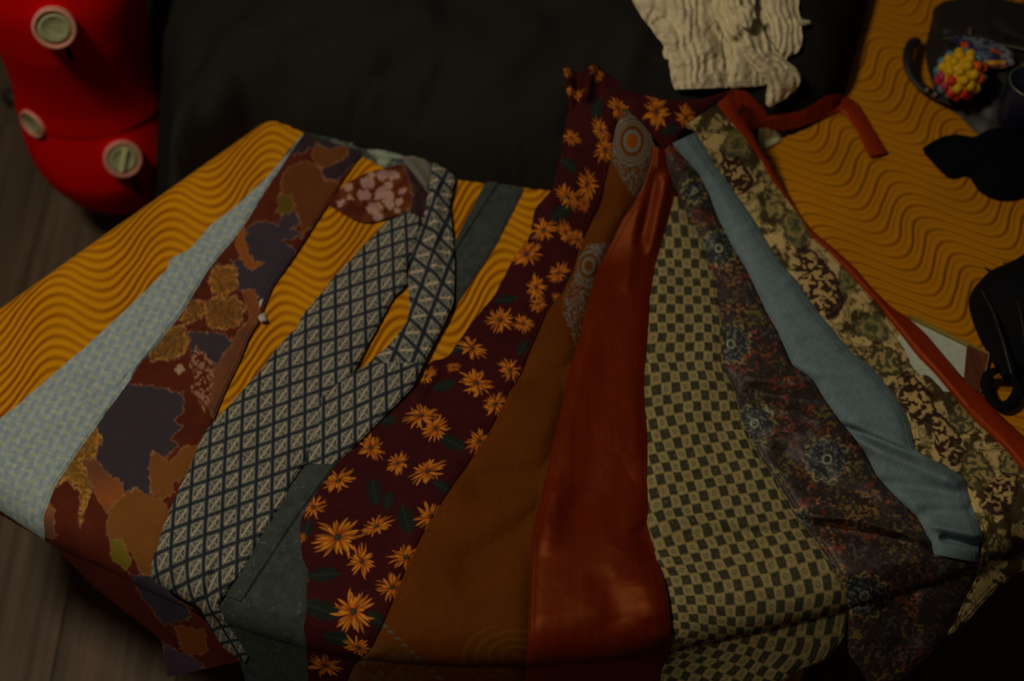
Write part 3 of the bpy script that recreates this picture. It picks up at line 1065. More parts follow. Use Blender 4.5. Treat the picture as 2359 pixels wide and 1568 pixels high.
t = empty('necktie', at(450, 850), 'brown and plum necktie printed with large autumn leaves outlined in cream', 'necktie', GRP)
cloth('blade', [(700, 308), (660, 350), (630, 395), (600, 440), (560, 500), (475, 610), (412, 715), (340, 805), (285, 880), (225, 960), (175, 1030), (120, 1110), (92, 1185), (97, 1228), (215, 1350), (330, 1440), (372, 1475), (385, 1558)],
      [(840, 352), (823, 368), (797, 407), (767, 451), (723, 518), (690, 571), (632, 655), (610, 700), (600, 733), (573, 777), (551, 835), (521, 894), (490, 971), (470, 1010), (445, 1080), (405, 1160), (380, 1223), (362, 1300), (385, 1360), (474, 1430), (520, 1470), (560, 1520)],
      print_abstract, M_tie, t, .003, .0035, .005, [(780, 420, 560, 820, .0015, 14)], wob=(.5, 1.0), sup=SEAT_ONLY, seed=3, lump=.0011)
cloth('folded_end', [(755, 466), (800, 420), (850, 396), (902, 384), (932, 376), (960, 405), (985, 442)], [(758, 472), (795, 495), (820, 508), (847, 514), (884, 506), (939, 488), (982, 500)],
      print_bubbles, M_tie, t, .004, .004, .006, [(945, 390, 955, 500, .005, 16)], sup=SEAT_ONLY, seed=4)
M_label = mat_plain('woven_label', (150, 140, 128), 0.7)
cloth('care_label', [(598, 690), (596, 712), (592, 728), (600, 742)], [(606, 686), (604, 705), (608, 722), (616, 738)], None, M_label, t, .004, .004, .004, sup=SEAT_ONLY, seed=5, px_step=3, extra=lambda px, py, f, v, w: .004 * np.sin(v * 9))

t = empty('necktie', at(640, 1000), 'black and ivory diamond lattice necktie with its tail crossing over the blade', 'necktie', GRP)
cloth('blade', [(934, 488), (885, 512), (875, 528), (814, 591), (766, 641), (717, 704), (693, 726), (690, 748), (657, 779), (600, 852), (576, 880), (488, 975), (466, 1002), (436, 1073), (398, 1160), (372, 1223), (350, 1291), (346, 1329), (376, 1352), (464, 1400), (474, 1430), (504, 1483), (564, 1526)],
      [(972, 500), (970, 524), (960, 560), (948, 590), (932, 629), (942, 645), (932, 662), (907, 682), (875, 743), (847, 795), (814, 856), (790, 900), (730, 1000), (700, 1069), (666, 1118), (658, 1145), (601, 1235), (564, 1310), (526, 1355), (500, 1393), (526, 1438), (571, 1508)],
      print_diamond, M_tie, t, .0055, .003, .004, [(800, 650, 560, 960, .0015, 25), (500, 1290, 470, 1390, -.003, 8)], wob=(2.2, 1.2), wl=9, sup=SEAT_ONLY, seed=6, lump=.0013)
cloth('tail', [(985, 371), (994, 398), (987, 444), (979, 486), (970, 524), (952, 575), (946, 600), (940, 640), (944, 702), (938, 743), (899, 791), (835, 848), (812, 858), (780, 880), (725, 920), (705, 1000), (698, 1068)],
      [(1003, 369), (1049, 407), (1035, 472), (1041, 524), (1047, 605), (1045, 698), (1016, 759), (984, 819), (948, 896), (911, 932), (859, 985), (801, 1043), (771, 1068)],
      print_diamond_tail, M_tie, t, .0085, .003, .004, [(1005, 400, 1000, 640, .006, 14), (985, 700, 860, 900, .002, 20)], wob=(1.5, 1.0), wl=9, sup=SEAT_ONLY, seed=7, lump=.0013, extra=lambda px, py, f, v, w: -.0045 * sst(.70, 1.0, v))
M_lin = mat_cloth('taupe_lining', (92, 84, 70), .6, .3)
cloth('lining', [(926, 361), (934, 378), (955, 405), (983, 441)], [(978, 357), (990, 375), (996, 398), (988, 444)], None, M_lin, t, .009, .003, .004, [(940, 370, 985, 430, .005, 10)], sup=SEAT_ONLY, seed=8, px_step=3)

t = empty('necktie', at(900, 900), 'plain dark grey green necktie half hidden beneath the diamond patterned one', 'necktie', GRP)
cloth('blade', [(1128, 402), (1057, 537), (1000, 650), (900, 800), (760, 1000), (640, 1150), (520, 1370), (488, 1425), (545, 1500), (575, 1600)],
      [(1207, 436), (1142, 565), (1053, 698), (960, 860), (800, 1060), (712, 1195), (725, 1300), (735, 1420), (735, 1500), (735, 1610)],
      print_gray, M_tie, t, .0012, .002, .004, [(700, 1300, 690, 1420, .003, 20)], sup=SEAT_ONLY, seed=9)
cloth('fold', [(1128, 402), (1057, 537), (1000, 650), (900, 800), (760, 1000), (640, 1150), (520, 1370)], [(1158, 414), (1090, 520), (1049, 585), (960, 780), (820, 1010), (690, 1186), (560, 1385)],
      print_gray, M_tie, t, .003, .003, .003, sup=SEAT_ONLY, seed=10)

# ------------------------------------------------------------------ the skirt sewn from neckties
E1 = [(1437, 239), (1419, 300), (1409, 362), (1401, 408), (1388, 457), (1367, 501), (1344, 548), (1324, 621), (1300, 672), (1265, 716), (1239, 779), (1198, 860), (1174, 908), (1142, 970), (1113, 1025), (1091, 1051), (1027, 1145), (971, 1238), (925, 1340), (888, 1430), (858, 1494), (816, 1532), (790, 1600)]
E2 = [(1440, 239), (1463, 267), (1494, 300), (1509, 336), (1504, 372), (1486, 431), (1465, 470), (1440, 503), (1404, 573), (1376, 630), (1360, 686), (1340, 767), (1316, 860), (1291, 969), (1279, 1010), (1264, 1103), (1245, 1182), (1230, 1242), (1226, 1355), (1222, 1479), (1215, 1535), (1213, 1600)]
E3 = [(1532, 342), (1540, 395), (1558, 452), (1546, 496), (1530, 545), (1514, 605), (1501, 686), (1498, 747), (1493, 807), (1487, 868), (1489, 948), (1496, 1000), (1496, 1073), (1498, 1205), (1519, 1280), (1538, 1374), (1547, 1468), (1545, 1505), (1527, 1543), (1520, 1600)]
E4 = [(1566, 455), (1582, 496), (1619, 553), (1631, 605), (1649, 646), (1655, 694), (1661, 747), (1667, 787), (1667, 848), (1695, 908), (1712, 975), (1748, 1051), (1786, 1103), (1812, 1148), (1846, 1201), (1876, 1242), (1906, 1287), (1932, 1336), (1951, 1374), (1955, 1411), (1944, 1464), (1906, 1517), (1831, 1545), (1770, 1600)]
E5 = [(1548, 331), (1574, 360), (1611, 400), (1634, 446), (1655, 504), (1687, 565), (1716, 613), (1744, 670), (1764, 714), (1792, 763), (1808, 799), (1825, 840), (1873, 872), (1893, 908), (1930, 961), (1950, 985), (1991, 1036), (2021, 1096), (2066, 1145), (2115, 1190), (2138, 1235), (2153, 1276)]
E6 = [(1604, 304), (1617, 331), (1647, 380), (1687, 436), (1730, 496), (1765, 553), (1798, 608), (1835, 644), (1868, 696), (1890, 725), (1934, 777), (1963, 813), (2007, 843), (2033, 876), (2062, 912), (2092, 964), (2106, 1034), (2156, 1062), (2220, 1096), (2235, 1152), (2254, 1205), (2266, 1242)]
E7 = [(1652, 241), (1677, 274), (1707, 307), (1726, 331), (1756, 373), (1776, 413), (1802, 446), (1820, 470), (1849, 509), (1868, 545), (1912, 582), (1956, 630), (1992, 670), (2022, 700), (2051, 740), (2077, 773), (2114, 821), (2154, 861), (2194, 909), (2231, 953), (2272, 993), (2318, 1036), (2357, 1085), (2420, 1160)]
E8 = [(1690, 205), (1700, 262), (1735, 310), (1752, 345), (1775, 380), (1795, 420), (1822, 460), (1846, 498), (1875, 534), (1922, 572), (1968, 614), (2007, 660), (2053, 706), (2097, 735), (2134, 769), (2171, 813), (2215, 865), (2261, 905), (2299, 949), (2359, 1004), (2440, 1075)]



def lap(e, d=8):
    return [(x - d, y) for x, y in e]


sk = empty('necktie_skirt', at(1500, 900), 'skirt sewn from fanned printed neckties, draped over the front edge of the yellow seat', 'skirt')
tag(cloth('sunflower_panel',
          [(1296, 152), (1305, 200), (1312, 250), (1300, 300), (1295, 350), (1283, 390), (1272, 436), (1230, 484), (1222, 541), (1182, 597), (1138, 682), (1089, 738), (1032, 823), (990, 832), (972, 880), (931, 904), (911, 932), (859, 985), (818, 1033), (771, 1069), (700, 1178), (688, 1205), (696, 1280), (700, 1355), (700, 1445), (706, 1543), (715, 1620)],
          [(1395, 158), (1425, 215)] + E1, print_flowers, M_tie, sk, .003, .0035, .005,
          [(1365, 140, 1350, 230, .012, 14), (1302, 150, 1320, 240, .008, 12), (1333, 170, 1328, 240, -.004, 12), (1290, 470, 1200, 640, .0015, 25), (1010, 850, 960, 920, .003, 12)], wob=(1.4, .3), seed=12, px_step=1.7, lump=.0009,
          top=((0, .12, .35, .62, .72, .85, 1), (0, 3, 14, 0, -16, -3, 8), .05)), 'maroon panel printed with orange daisies')
tag(cloth('waistband', [(1395, 165), (1450, 213), (1530, 230), (1610, 230), (1688, 206)], [(1398, 330), (1420, 296), (1440, 250), (1466, 274), (1500, 312), (1535, 350), (1552, 338), (1578, 292), (1612, 264), (1650, 236), (1694, 214)],
          print_flowers, M_tie, sk, .0015, .003, .004, [(1450, 230, 1600, 245, .004, 16)], seed=13), 'daisy printed maroon band folded across the top')
tag(cloth('mustard_panel', lap(E1), E2, print_mustard, M_matte, sk, .0015, .0090, .010,
          [(1080, 1112, 1280, 1100, -.010, 40), (1060, 1320, 1250, 1195, -.010, 44), (1390, 480, 1330, 560, -.004, 26), (1190, 868, 1320, 860, -.007, 34), (1370, 480, 1420, 470, -.004, 26)], seed=14, lump=.0006), 'plain mustard satin panel with pale blue eye shaped print at its top')
tag(cloth('rust_panel', lap(E2[3:]), E3, print_red, M_satin, sk, .0018, .0070, .008,
          [(1475, 470, 1445, 660, .004, 18), (1540, 400, 1500, 580, .006, 14), (1512, 400, 1472, 560, -.005, 12), (1400, 760, 1340, 1150, -.003, 50), (1440, 1250, 1370, 1420, .003, 50), (1480, 1210, 1515, 1290, -.006, 30), (1500, 1430, 1465, 1320, .003, 36),
           (1290, 1120, 1255, 1260, .003, 30), (1470, 1085, 1290, 1190, -.005, 46), (1385, 1320, 1425, 1440, -.003, 34), (1538, 1330, 1548, 1480, .009, 70)], seed=15, lump=.0007), 'plain rust red satin panel')
tag(cloth('checkered_panel', lap(E3[2:]), E4, print_checker, M_tie, sk, .0016, .0030, .006,
          [(1500, 1190, 1840, 1205, .004, 16), (1510, 1240, 1780, 1225, -.003, 12), (1620, 960, 1510, 960, .0015, 16), (1690, 1080, 1560, 1110, -.0015, 18), (1640, 700, 1600, 1000, .002, 30), (1600, 1330, 1760, 1280, .0025, 24)], wob=(.8, 2.2), wl=16, seed=16, lump=.0008), 'olive and cream checkered panel')
tag(cloth('dark_floral_panel', [(1530, 346), (1535, 398), (1553, 430)] + E4[:20] + [(1953, 1460), (1953, 1505), (1984, 1543), (1998, 1570)],
          E5 + [(2205, 1282), (2258, 1302), (2235, 1370), (2200, 1440), (2140, 1510), (2080, 1565)], print_floral, M_dsatin, sk, .0012, .0080, .008,
          [(1860, 1185, 1980, 1195, .008, 10), (1980, 1195, 2150, 1250, .010, 12), (1870, 1215, 2100, 1250, -.010, 14), (1720, 870, 1880, 885, .006, 14), (1720, 905, 1890, 935, -.008, 18), (1760, 930, 1900, 970, .005, 12), (1790, 1040, 1900, 1110, -.007, 26), (1850, 1100, 2020, 1150, -.006, 24),
           (1760, 980, 1960, 1010, .004, 18), (1930, 1330, 2120, 1280, .006, 26), (1960, 1400, 2050, 1480, .008, 22), (2030, 1390, 2110, 1470, -.010, 20), (2120, 1370, 2190, 1420, .008, 20), (1570, 380, 1620, 480, .003, 12), (1660, 600, 1740, 760, -.002, 18)], seed=17, lump=.0018), 'dark panel speckled with rust and blue grey flower medallions')
tag(cloth('paisley_panel', [(1574, 291)] + E6 + [(2254, 1295), (2240, 1340), (2215, 1380), (2200, 1420), (2175, 1462)],
          E7 + [(2435, 1270), (2372, 1312), (2303, 1346), (2265, 1387), (2223, 1436), (2185, 1462)], print_paisley, M_tie, sk, .0012, .0026, .005,
          [(2250, 1090, 2340, 1180, -.004, 10), (2260, 1120, 2330, 1230, .004, 16), (2120, 900, 2190, 1000, .002, 20), (1700, 400, 1800, 560, .0015, 20)], seed=18, lump=.0010), 'cream and brown paisley panel')
tag(cloth('blue_panel', E5, E6 + [(2254, 1257), (2254, 1295)], print_blue, M_tie, sk, .0045, .0090, .007,
          [(1700, 540, 1740, 520, .002, 12), (1760, 680, 1830, 640, .0025, 14), (1790, 745, 1890, 710, -.002, 10), (1820, 780, 1920, 750, .003, 16), (1850, 840, 1960, 810, -.0025, 12), (1880, 860, 2000, 850, .003, 16), (1900, 920, 2050, 900, -.003, 14), (1950, 975, 2080, 950, .003, 22),
           (1950, 985, 2120, 1055, -.010, 10), (1975, 1015, 2205, 1110, .009, 18), (2040, 1110, 2220, 1140, -.006, 16), (2120, 1180, 2255, 1178, -.007, 18), (2150, 1210, 2262, 1235, .008, 11), (2170, 1238, 2262, 1260, -.010, 8)], seed=19, lump=.0012, wob=(.8, .8)), 'plain light grey blue panel lying over its neighbours')
tag(cloth('rust_edge_band', E7, E8, print_band, M_satin, sk, .004, .0045, .004, [(2010, 680, 2230, 930, .002, 10)], seed=20), 'narrow rust red band along the right edge')
cloth('tie_end', [(1654, 235), (1687, 200), (1717, 208), (1759, 250)], [(1702, 300), (1730, 300), (1750, 296), (1775, 278)], print_band, M_satin, sk, .004, .004, .005, [(1690, 215, 1740, 290, .006, 14)], seed=21, sup=SUP)
cloth('knot', [(1696, 265), (1708, 236), (1716, 230)], [(1710, 300), (1748, 296), (1737, 262)], print_band, M_satin, sk, .010, .008, .008, seed=22, px_step=1.6, sup=SUP)
cloth('ribbon', [(1738, 277), (1799, 262), (1841, 258), (1870, 243), (1900, 222), (1925, 216), (1950, 222), (1976, 236), (2008, 290), (2045, 351)],
      [(1750, 292), (1794, 303), (1830, 297), (1877, 282), (1910, 266), (1925, 258), (1936, 256), (1950, 268), (1976, 308), (2002, 362)], print_band, M_satin, sk, .004, .0035, .004, [(1700, 280, 1800, 275, .004, 10)], seed=23, lump=.001, sup=SUP)

# ------------------------------------------------------------------ the crinkled cream garment on the cushion
M_cream = mat_cloth('cream_crinkle', (178, 150, 114), 0.9, 0.1, 0.2, 0.6, 0.14, 450.0)
gm = empty('crinkled_scarf', at(1650, 100, .52), 'crumpled cream scarf of crinkled ribbed cloth lying on the brown cushion', 'scarf')


def ribs(pitch, amp, sd):
    def fn(px, py, f, v, w):
        u = (f - .5) * w
        k = u / pitch + 1.2 * (fbm(px / 60, py / 60, sd, 2) - .5) * 2
        return .75 * amp * np.sin(2 * np.pi * k) * (.55 + .6 * fbm(px / 25, py / 25, sd + 5, 2)) + .0009 * (fbm(px / 6, py / 6, sd + 9, 2) - .5) * 2 + .005 * (fbm(px / 24, py / 24, sd + 15, 3) - .5) * 2
    return fn


cloth('ruffle', [(1850, -60), (1838, 7), (1846, 60), (1848, 93), (1842, 119), (1816, 132), (1800, 150)], [(1740, -60), (1730, 0), (1740, 60), (1745, 100), (1750, 140), (1755, 160), (1760, 175)], None, M_cream, gm, .004, .012, .02, (), sup=SUP, wob=(3, 1), wl=12, seed=33, extra=ribs(15, .0022, 4), px_step=2.6)
cloth('ruffle', [(1650, 60), (1660, 110), (1668, 150), (1672, 198), (1690, 203)], [(1770, 60), (1770, 110), (1772, 150), (1770, 190), (1760, 197)], None, M_cream, gm, .008, .012, .02, [(1690, 130, 1700, 200, .004, 14)], sup=SUP, wob=(1, 1), seed=32, extra=ribs(21, .0019, 3), px_step=2.6)
cloth('ruffle', [(1440, -60), (1455, 0), (1478, 40), (1515, 86), (1538, 120), (1543, 160), (1548, 195), (1556, 206)], [(1700, -60), (1690, 0), (1672, 50), (1660, 90), (1664, 130), (1668, 160), (1674, 190), (1676, 202)], None, M_cream, gm, .014, .014, .02, [(1560, 20, 1640, 120, .006, 20), (1520, 40, 1580, 150, .004, 16)], sup=SUP, wob=(2, 1), wl=14, seed=31, extra=ribs(23, .0022, 2), px_step=2.6)
cloth('ruffle', [(1640, -50), (1640, 30), (1668, 80), (1700, 120), (1740, 160), (1768, 190), (1764, 225), (1764, 246), (1776, 246)], [(1740, -50), (1738, 30), (1760, 75), (1785, 115), (1812, 140), (1830, 155), (1846, 180), (1836, 205), (1804, 232)], None, M_cream, gm, .024, .014, .02, [(1690, 60, 1790, 200, .006, 18), (1700, 20, 1690, 90, .008, 16)], sup=SUP, wob=(2, 3), wl=12, seed=34, extra=ribs(20, .003, 6), px_step=2.6)
cloth('ruffle', [(1680, 14), (1690, 40), (1710, 62)], [(1738, 14), (1736, 45), (1728, 66)], None, M_cream, gm, .044, .012, .02, (), sup=SUP, seed=35, extra=ribs(16, .001, 7), px_step=2.6)
cloth('loose_thread', [(1840, 44), (1866, 48)], [(1840, 62), (1866, 54)], None, M_cream, gm, .008, .003, .004, (), sup=SUP, seed=36, px_step=2.6)
cloth('hem_curl', [(1530, 110), (1524, 122), (1532, 136)], [(1546, 106), (1546, 122), (1548, 138)], None, M_cream, gm, .006, .006, .006, (), sup=SUP, seed=37, px_step=2.6)


# ------------------------------------------------------------------ soft flat things: a domed outline
def pillow(name, pts, z0, T, mat, parent=None, rings=14, power=.5, lump=0.004, seed=0, label=None, drop=0.0):
    P = np.array([at(x, y, z0)[:2] for x, y in pts])
    ring = []
    for i in range(len(P)):
        a, b = P[i], P[(i + 1) % len(P)]
        k = max(1, int(np.hypot(*(b - a)) / 0.006))
        for s in range(k): ring.append(a + (b - a) * s / k)
    ring = np.array(ring)
    for _ in range(2): ring = (np.roll(ring, 1, 0) + 2 * ring + np.roll(ring, -1, 0)) / 4
    c = ring.mean(0)
    rows = [np.column_stack([ring, np.full(len(ring), z0 - drop)])]
    for k in range(rings):
        s = 1 - k / rings
        xy = c + (ring - c) * s
        z = z0 + T * (1 - s ** 2.2) ** power
        rows.append(np.column_stack([xy, np.full(len(ring), z)]))
    V = np.concatenate(rows)
    if lump:
        w = np.clip((V[:, 2] - z0) / (T + 1e-9), 0, 1)
        V[:, 2] += lump * w * (fbm(V[:, 0] * 28, V[:, 1] * 28, seed, 3) - .5) * 2
    bm = bmesh.new()
    vs_ = [bm.verts.new(v) for v in V]
    n = len(ring)
    for f in grid_faces(len(rows), n, True): bm.faces.new([vs_[i] for i in f])
    cv = bm.verts.new((c[0], c[1], V[-n:, 2].max() + .0005))
    for i in range(n): bm.faces.new((vs_[-n + i], vs_[-n + (i + 1) % n], cv))
    bm.faces.new(vs_[:n])
    bmesh.ops.recalc_face_normals(bm, faces=bm.faces)
    me = bpy.data.meshes.new(name)
    bm.to_mesh(me)
    bm.free()
    for p in me.polygons: p.use_smooth = True
    o = link(name, me, mat, parent)
    if label: o['label'] = label
    return o


def tube(name, P, r, mat, parent=None, seg=10, flat=1.0, closed=False):
    """round or flattened tube along points P (flat = height over width)"""
    P = np.asarray(P, float)
    n = len(P)
    T = np.roll(P, -1, 0) - np.roll(P, 1, 0)
    if not closed:
        T[0], T[-1] = P[1] - P[0], P[-1] - P[-2]
    T /= np.linalg.norm(T, axis=1)[:, None] + 1e-12
    up = np.array((0, 0, 1.0))
    S = np.cross(T, up)
    bad = np.linalg.norm(S, axis=1) < 1e-3
    S[bad] = (1, 0, 0)
    S /= np.linalg.norm(S, axis=1)[:, None]
    N = np.cross(S, T)
    a = np.linspace(0, 2 * np.pi, seg, endpoint=False)
    V = P[:, None] + S[:, None] * (r * np.cos(a))[None, :, None] + N[:, None] * (r * flat * np.sin(a))[None, :, None]
    F = grid_faces(n, seg, True)
    if closed:
        i = np.arange(seg)
        b = (n - 1) * seg
        F = np.concatenate([F, np.stack([b + i, b + (i + 1) % seg, (i + 1) % seg, i], -1)])
    return link(name, mesh_np(name, V.reshape(-1, 3), F, True), mat, parent)


def smooth_line(pts, n):
    p = np.asarray(pts, float)
    s = np.concatenate([[0], np.cumsum(np.linalg.norm(np.diff(p, axis=0), axis=1))])
    t = np.linspace(0, s[-1], n)
    q_ = np.stack([np.interp(t, s, p[:, k]) for k in range(p.shape[1])], -1)
    for _ in range(max(1, min(n // 12, 10))):
        q_[1:-1] = (q_[:-2] + 2 * q_[1:-1] + q_[2:]) / 4
    return q_


M_black = mat_plain('black_leather', (25, 22, 19), .5, .4, 0, .5, 160, .15)
M_blackc = mat_cloth('black_cloth', (9, 8, 9), .95, .03)
M_bag2 = mat_plain('black_nylon', (11, 10, 11), .85, .1, 0, .4, 300)
M_dim = mat_plain('dull_metal', (90, 84, 68), .4, .5, .6)

# black handbag, upper right
bag = empty('handbag', at(2260, 150), 'black handbag with a looped strap lying in the upper right corner', 'handbag')
pillow('body', [(2148, 16), (2183, 11), (2216, 3), (2271, 6), (2326, 18), (2400, 30), (2420, 200), (2400, 330), (2330, 330), (2270, 320), (2240, 300), (2212, 267), (2165, 240), (2150, 200), (2134, 150), (2131, 105), (2140, 73), (2148, 40)], H + .002, .045, M_black, bag, seed=3, lump=.010)
pillow('flap', [(2165, 30), (2230, 20), (2330, 35), (2400, 50), (2400, 110), (2300, 92), (2200, 84), (2160, 80)], H + .040, .010, M_black, bag, seed=5, lump=.005)
sl = smooth_line([at(x, y, z) for x, y, z in ((2112, 92, H + .012), (2102, 98, H + .022), (2093, 118, H + .026), (2091, 145, H + .024), (2100, 175, H + .018), (2125, 203, H + .014), (2160, 224, H + .012), (2200, 238, H + .02))], 40)
tube('strap', sl, .0065, M_black, bag, 10, .5)
for (x, y) in ((2136, 208), (2155, 218), (2236, 110)):
    def stud(bm, x=x, y=y):
        p = at(x, y, H + .021 if x < 2200 else H + .05)
        bmesh.ops.create_uvsphere(bm, u_segments=10, v_segments=6, radius=.0035, matrix=Matrix.Translation(p))
    link('stud', bm_mesh('stud', stud, True), M_dim, bag)

M_tan = mat_plain('tan_highlight', (70, 48, 28), .5, .4)
tube('zip', smooth_line([at(x, y, H + .0505) for x, y in ((2172, 88), (2210, 90), (2260, 96), (2320, 106), (2390, 120))], 20), .0016, M_dim, bag, 8)
pillow('highlight_patch', [(2228, 62), (2240, 60), (2242, 84), (2230, 86)], H + .049, .004, M_tan, bag, rings=5, lump=0)  # added brown patch standing in for a highlight on the bag

# colourful packet on the bag
M_pack = mat_cloth('printed_packet', None, .45, .4)


def print_packet(G):
    px, py = G['px'], G['py']
    b = lerp((22, 24, 44), (40, 42, 66), fbm(px / 8, py / 8, 3, 2))
    b = over(b, (108, 108, 100), sst(.35, .6, fbm(px / 9, py / 7, 4, 3)) * (py < 96 + (px - 2220) * .22) * .9)
    b = over(b, (120, 112, 108), (px > 2306) * sst(.3, .5, fbm(px / 8, py / 8, 8, 2)) * .9)
    b = over(b, (96, 94, 104), (np.abs(py - 106 - (px - 2250) * .1) < 5) * (px > 2244) * (px < 2292) * .8)
    b = over(b, (92, 90, 104), (np.abs(py - 124) < 7) * (px > 2244) * (px < 2288) * .8 * (np.sin(px * .7) > -.4))
    b = over(b, (176, 62, 14), (poly_sd(px, py, [(2212, 98), (2230, 98), (2228, 122), (2222, 128), (2216, 118)]) < 0) * .95)
    b = over(b, (176, 62, 14), (np.hypot((px - 2236) / 8, (py - 118) / 5) < 1) * .95)
    b = over(b, (168, 66, 20), (np.abs(py - 114 - (px - 2280) * .3) < 4) * (px > 2280) * (px < 2306) * .9)
    b = over(b, (176, 118, 16), (np.abs(py - 146 + (px - 2250) * .05) < 4.5) * (px > 2244) * (px < 2316) * .95)
    return over(b, (150, 56, 14), (np.abs(py - 153) < 4) * (px > 2262) * (px < 2320) * .7)


tag(cloth('sweet_packet', [(2190, 84), (2222, 82), (2258, 88), (2290, 96), (2316, 110), (2334, 124)], [(2216, 130), (2232, 150), (2250, 156), (2284, 160), (2312, 158), (2336, 148)], print_packet, M_pack, None, .0, .007, .006,
          [(2230, 100, 2300, 140, .003, 12)], px_step=1.6, seed=41, zfix=H + .054, wob=(2.5, 1), wl=8, lump=.002), 'crinkled navy packet with white top and orange marks lying on the black handbag', 'packet')

# knobbly ball
bc = at(2213, 172, H + .064)
BR = .0255
ball = empty('knobbly_ball', (bc[0], bc[1], bc[2]), 'knobbly rubber ball in yellow, red and blue resting on the black handbag', 'ball')


def b_mat(name, c):
    return mat_plain(name, c, .45, .4, 0, 0, 60, .05)


M_by, M_br, M_bm, M_bb, M_bo = b_mat('rubber_yellow', (176, 126, 6)), b_mat('rubber_red', (158, 34, 14)), b_mat('rubber_magenta', (138, 30, 54)), b_mat('rubber_blue', (62, 94, 102)), b_mat('rubber_orange', (180, 66, 10))


def core(bm):
    bmesh.ops.create_uvsphere(bm, u_segments=32, v_segments=20, radius=BR, matrix=Matrix.Translation(bc))


def ball_pick(d):
    """colour by position round the ball"""
    p = to_px(np.array(bc) + d * BR)
    x, y = p[0] - 2213, p[1] - 172
    view = np.array((0, 0, CAM_Z)) - bc
    if np.dot(d, view / np.linalg.norm(view)) < .12: return M_bb
    if x < -24 and y > 4: return M_bm
    if x < -8 and y > -6 or y > 34: return M_br
    if x > 34 and y < 14: return M_bo
    return M_by


link('core', bm_mesh('core', core, True), M_by, ball)
nub_me = {}
N_ = 60
for k in range(N_):
    zz = 1 - 2 * (k + .5) / N_
    a = k * 2.399963
    d = np.array((math.sqrt(1 - zz * zz) * math.cos(a), math.sqrt(1 - zz * zz) * math.sin(a), zz))
    m = ball_pick(d)
    if m.name not in nub_me:
        def nub(bm):
            bmesh.ops.create_uvsphere(bm, u_segments=10, v_segments=7, radius=.0060)
        nub_me[m.name] = bm_mesh('nub', nub, True)
        nub_me[m.name].materials.append(m)
    o = link('nub', nub_me[m.name], None, ball)
    o.location = tuple(np.array(bc) + d * (BR - .0006) - np.array(ball.location))
    o.matrix_parent_inverse = Matrix.Identity(4)

# dark blue jar whose rim highlight is a pale ring, brown pouch
jar = empty('jar', at(2330, 290), 'small dark navy jar with its rim highlight as a thin pale ring, at the right edge beside the handbag', 'jar')
jb = at(2332, 300, H)
M_navy = mat_plain('navy_plastic', (18, 20, 34), .35, .5)
prof = [(.0, .0), (.024, .0), (.0255, .003), (.0255, .055), (.0245, .058), (.0225, .058), (.021, .054), (.0, .053)]
a_ = np.linspace(0, 2 * np.pi, 40, endpoint=False)
V_ = np.array([[(jb[0] + r * math.cos(a), jb[1] + r * math.sin(a), jb[2] + .02 + z) for a in a_] for r, z in prof])
link('body', mesh_np('body', V_.reshape(-1, 3), grid_faces(len(prof), 40, True)), M_navy, jar)
tube('rim', [(jb[0] + .0252 * math.cos(a), jb[1] + .0252 * math.sin(a), jb[2] + .0785) for a in a_], .0011, M_dim, jar, 8, 1, True)  # pale ring in place of the highlight along the jar's rim
M_pouch = mat_plain('brown_leather', (96, 52, 14), .6, .3, 0, .4, 200)
tag(pillow('leather_pouch', [(2332, 185), (2338, 160), (2360, 150), (2420, 160), (2430, 210), (2370, 218), (2345, 210)], H + .05, .02, M_pouch, seed=8, lump=.003), 'rounded brown leather pouch at the right edge above the navy jar', 'pouch')

# black cloth with a torn looking corner and the black bag at the right
tag(pillow('black_cloth', [(2117, 340), (2145, 330), (2172, 318), (2190, 322), (2212, 335), (2214, 326), (2234, 324), (2300, 290), (2420, 300), (2430, 440), (2344, 458), (2335, 463), (2299, 463), (2271, 452), (2249, 438), (2242, 419), (2225, 399), (2207, 412), (2187, 416), (2150, 378)], H + .003, .020, M_blackc, seed=9, lump=.008), 'folded black cloth with a pointed corner lying below the handbag', 'cloth')
bag2 = empty('backpack', at(2330, 760), 'black nylon backpack at the right edge with a strap loop at its lower end', 'backpack')
pillow('body', [(2229, 700), (2235, 674), (2257, 645), (2294, 630), (2330, 615), (2359, 589), (2440, 560), (2480, 760), (2440, 905), (2340, 900), (2300, 862), (2275, 813), (2261, 791), (2242, 747)], H + .003, .055, M_bag2, bag2, seed=11, lump=.006)
tube('seam', smooth_line([at(x, y, H + z) for x, y, z in ((2262, 668, .030), (2290, 720, .046), (2312, 790, .050), (2330, 860, .040))], 24), .0016, M_black, bag2, 8)
tube('seam', smooth_line([at(x, y, H + z) for x, y, z in ((2330, 640, .036), (2352, 720, .054), (2366, 810, .054))], 24), .0016, M_black, bag2, 8)
lp = smooth_line([at(x, y, H + z) for x, y, z in ((2300, 850, .03), (2278, 862, .016), (2270, 886, .012), (2284, 918, .010), (2308, 938, .010), (2330, 930, .010), (2346, 905, .012), (2350, 870, .02), (2345, 850, .03))], 50)
tube('strap_loop', lp, .0062, M_bag2, bag2, 10, .45)
for (x1, y1, x2, y2) in ((2294, 634, 2268, 616), (2300, 632, 2278, 622), (2330, 618, 2312, 604)):
    tube('loose_thread', smooth_line([at(x1, y1, H + .02), at((x1 + x2) / 2, (y1 + y2) / 2 - 3, H + .014), at(x2, y2, H + .005)], 8), .0008, M_bag2, bag2, 6)

# framed white panel under the skirt's right edge
fr = empty('picture_frame', at(2180, 830), 'white panel with brown wooden edge and thin gilt rim, half under the red band', 'picture frame')
M_white = mat_plain('white_card', (150, 150, 128), .6, .2)
M_fw = mat_wood('frame_wood', (84, 42, 24))
M_gilt = mat_plain('gilt_rim', (150, 122, 50), .4, .5, .5)


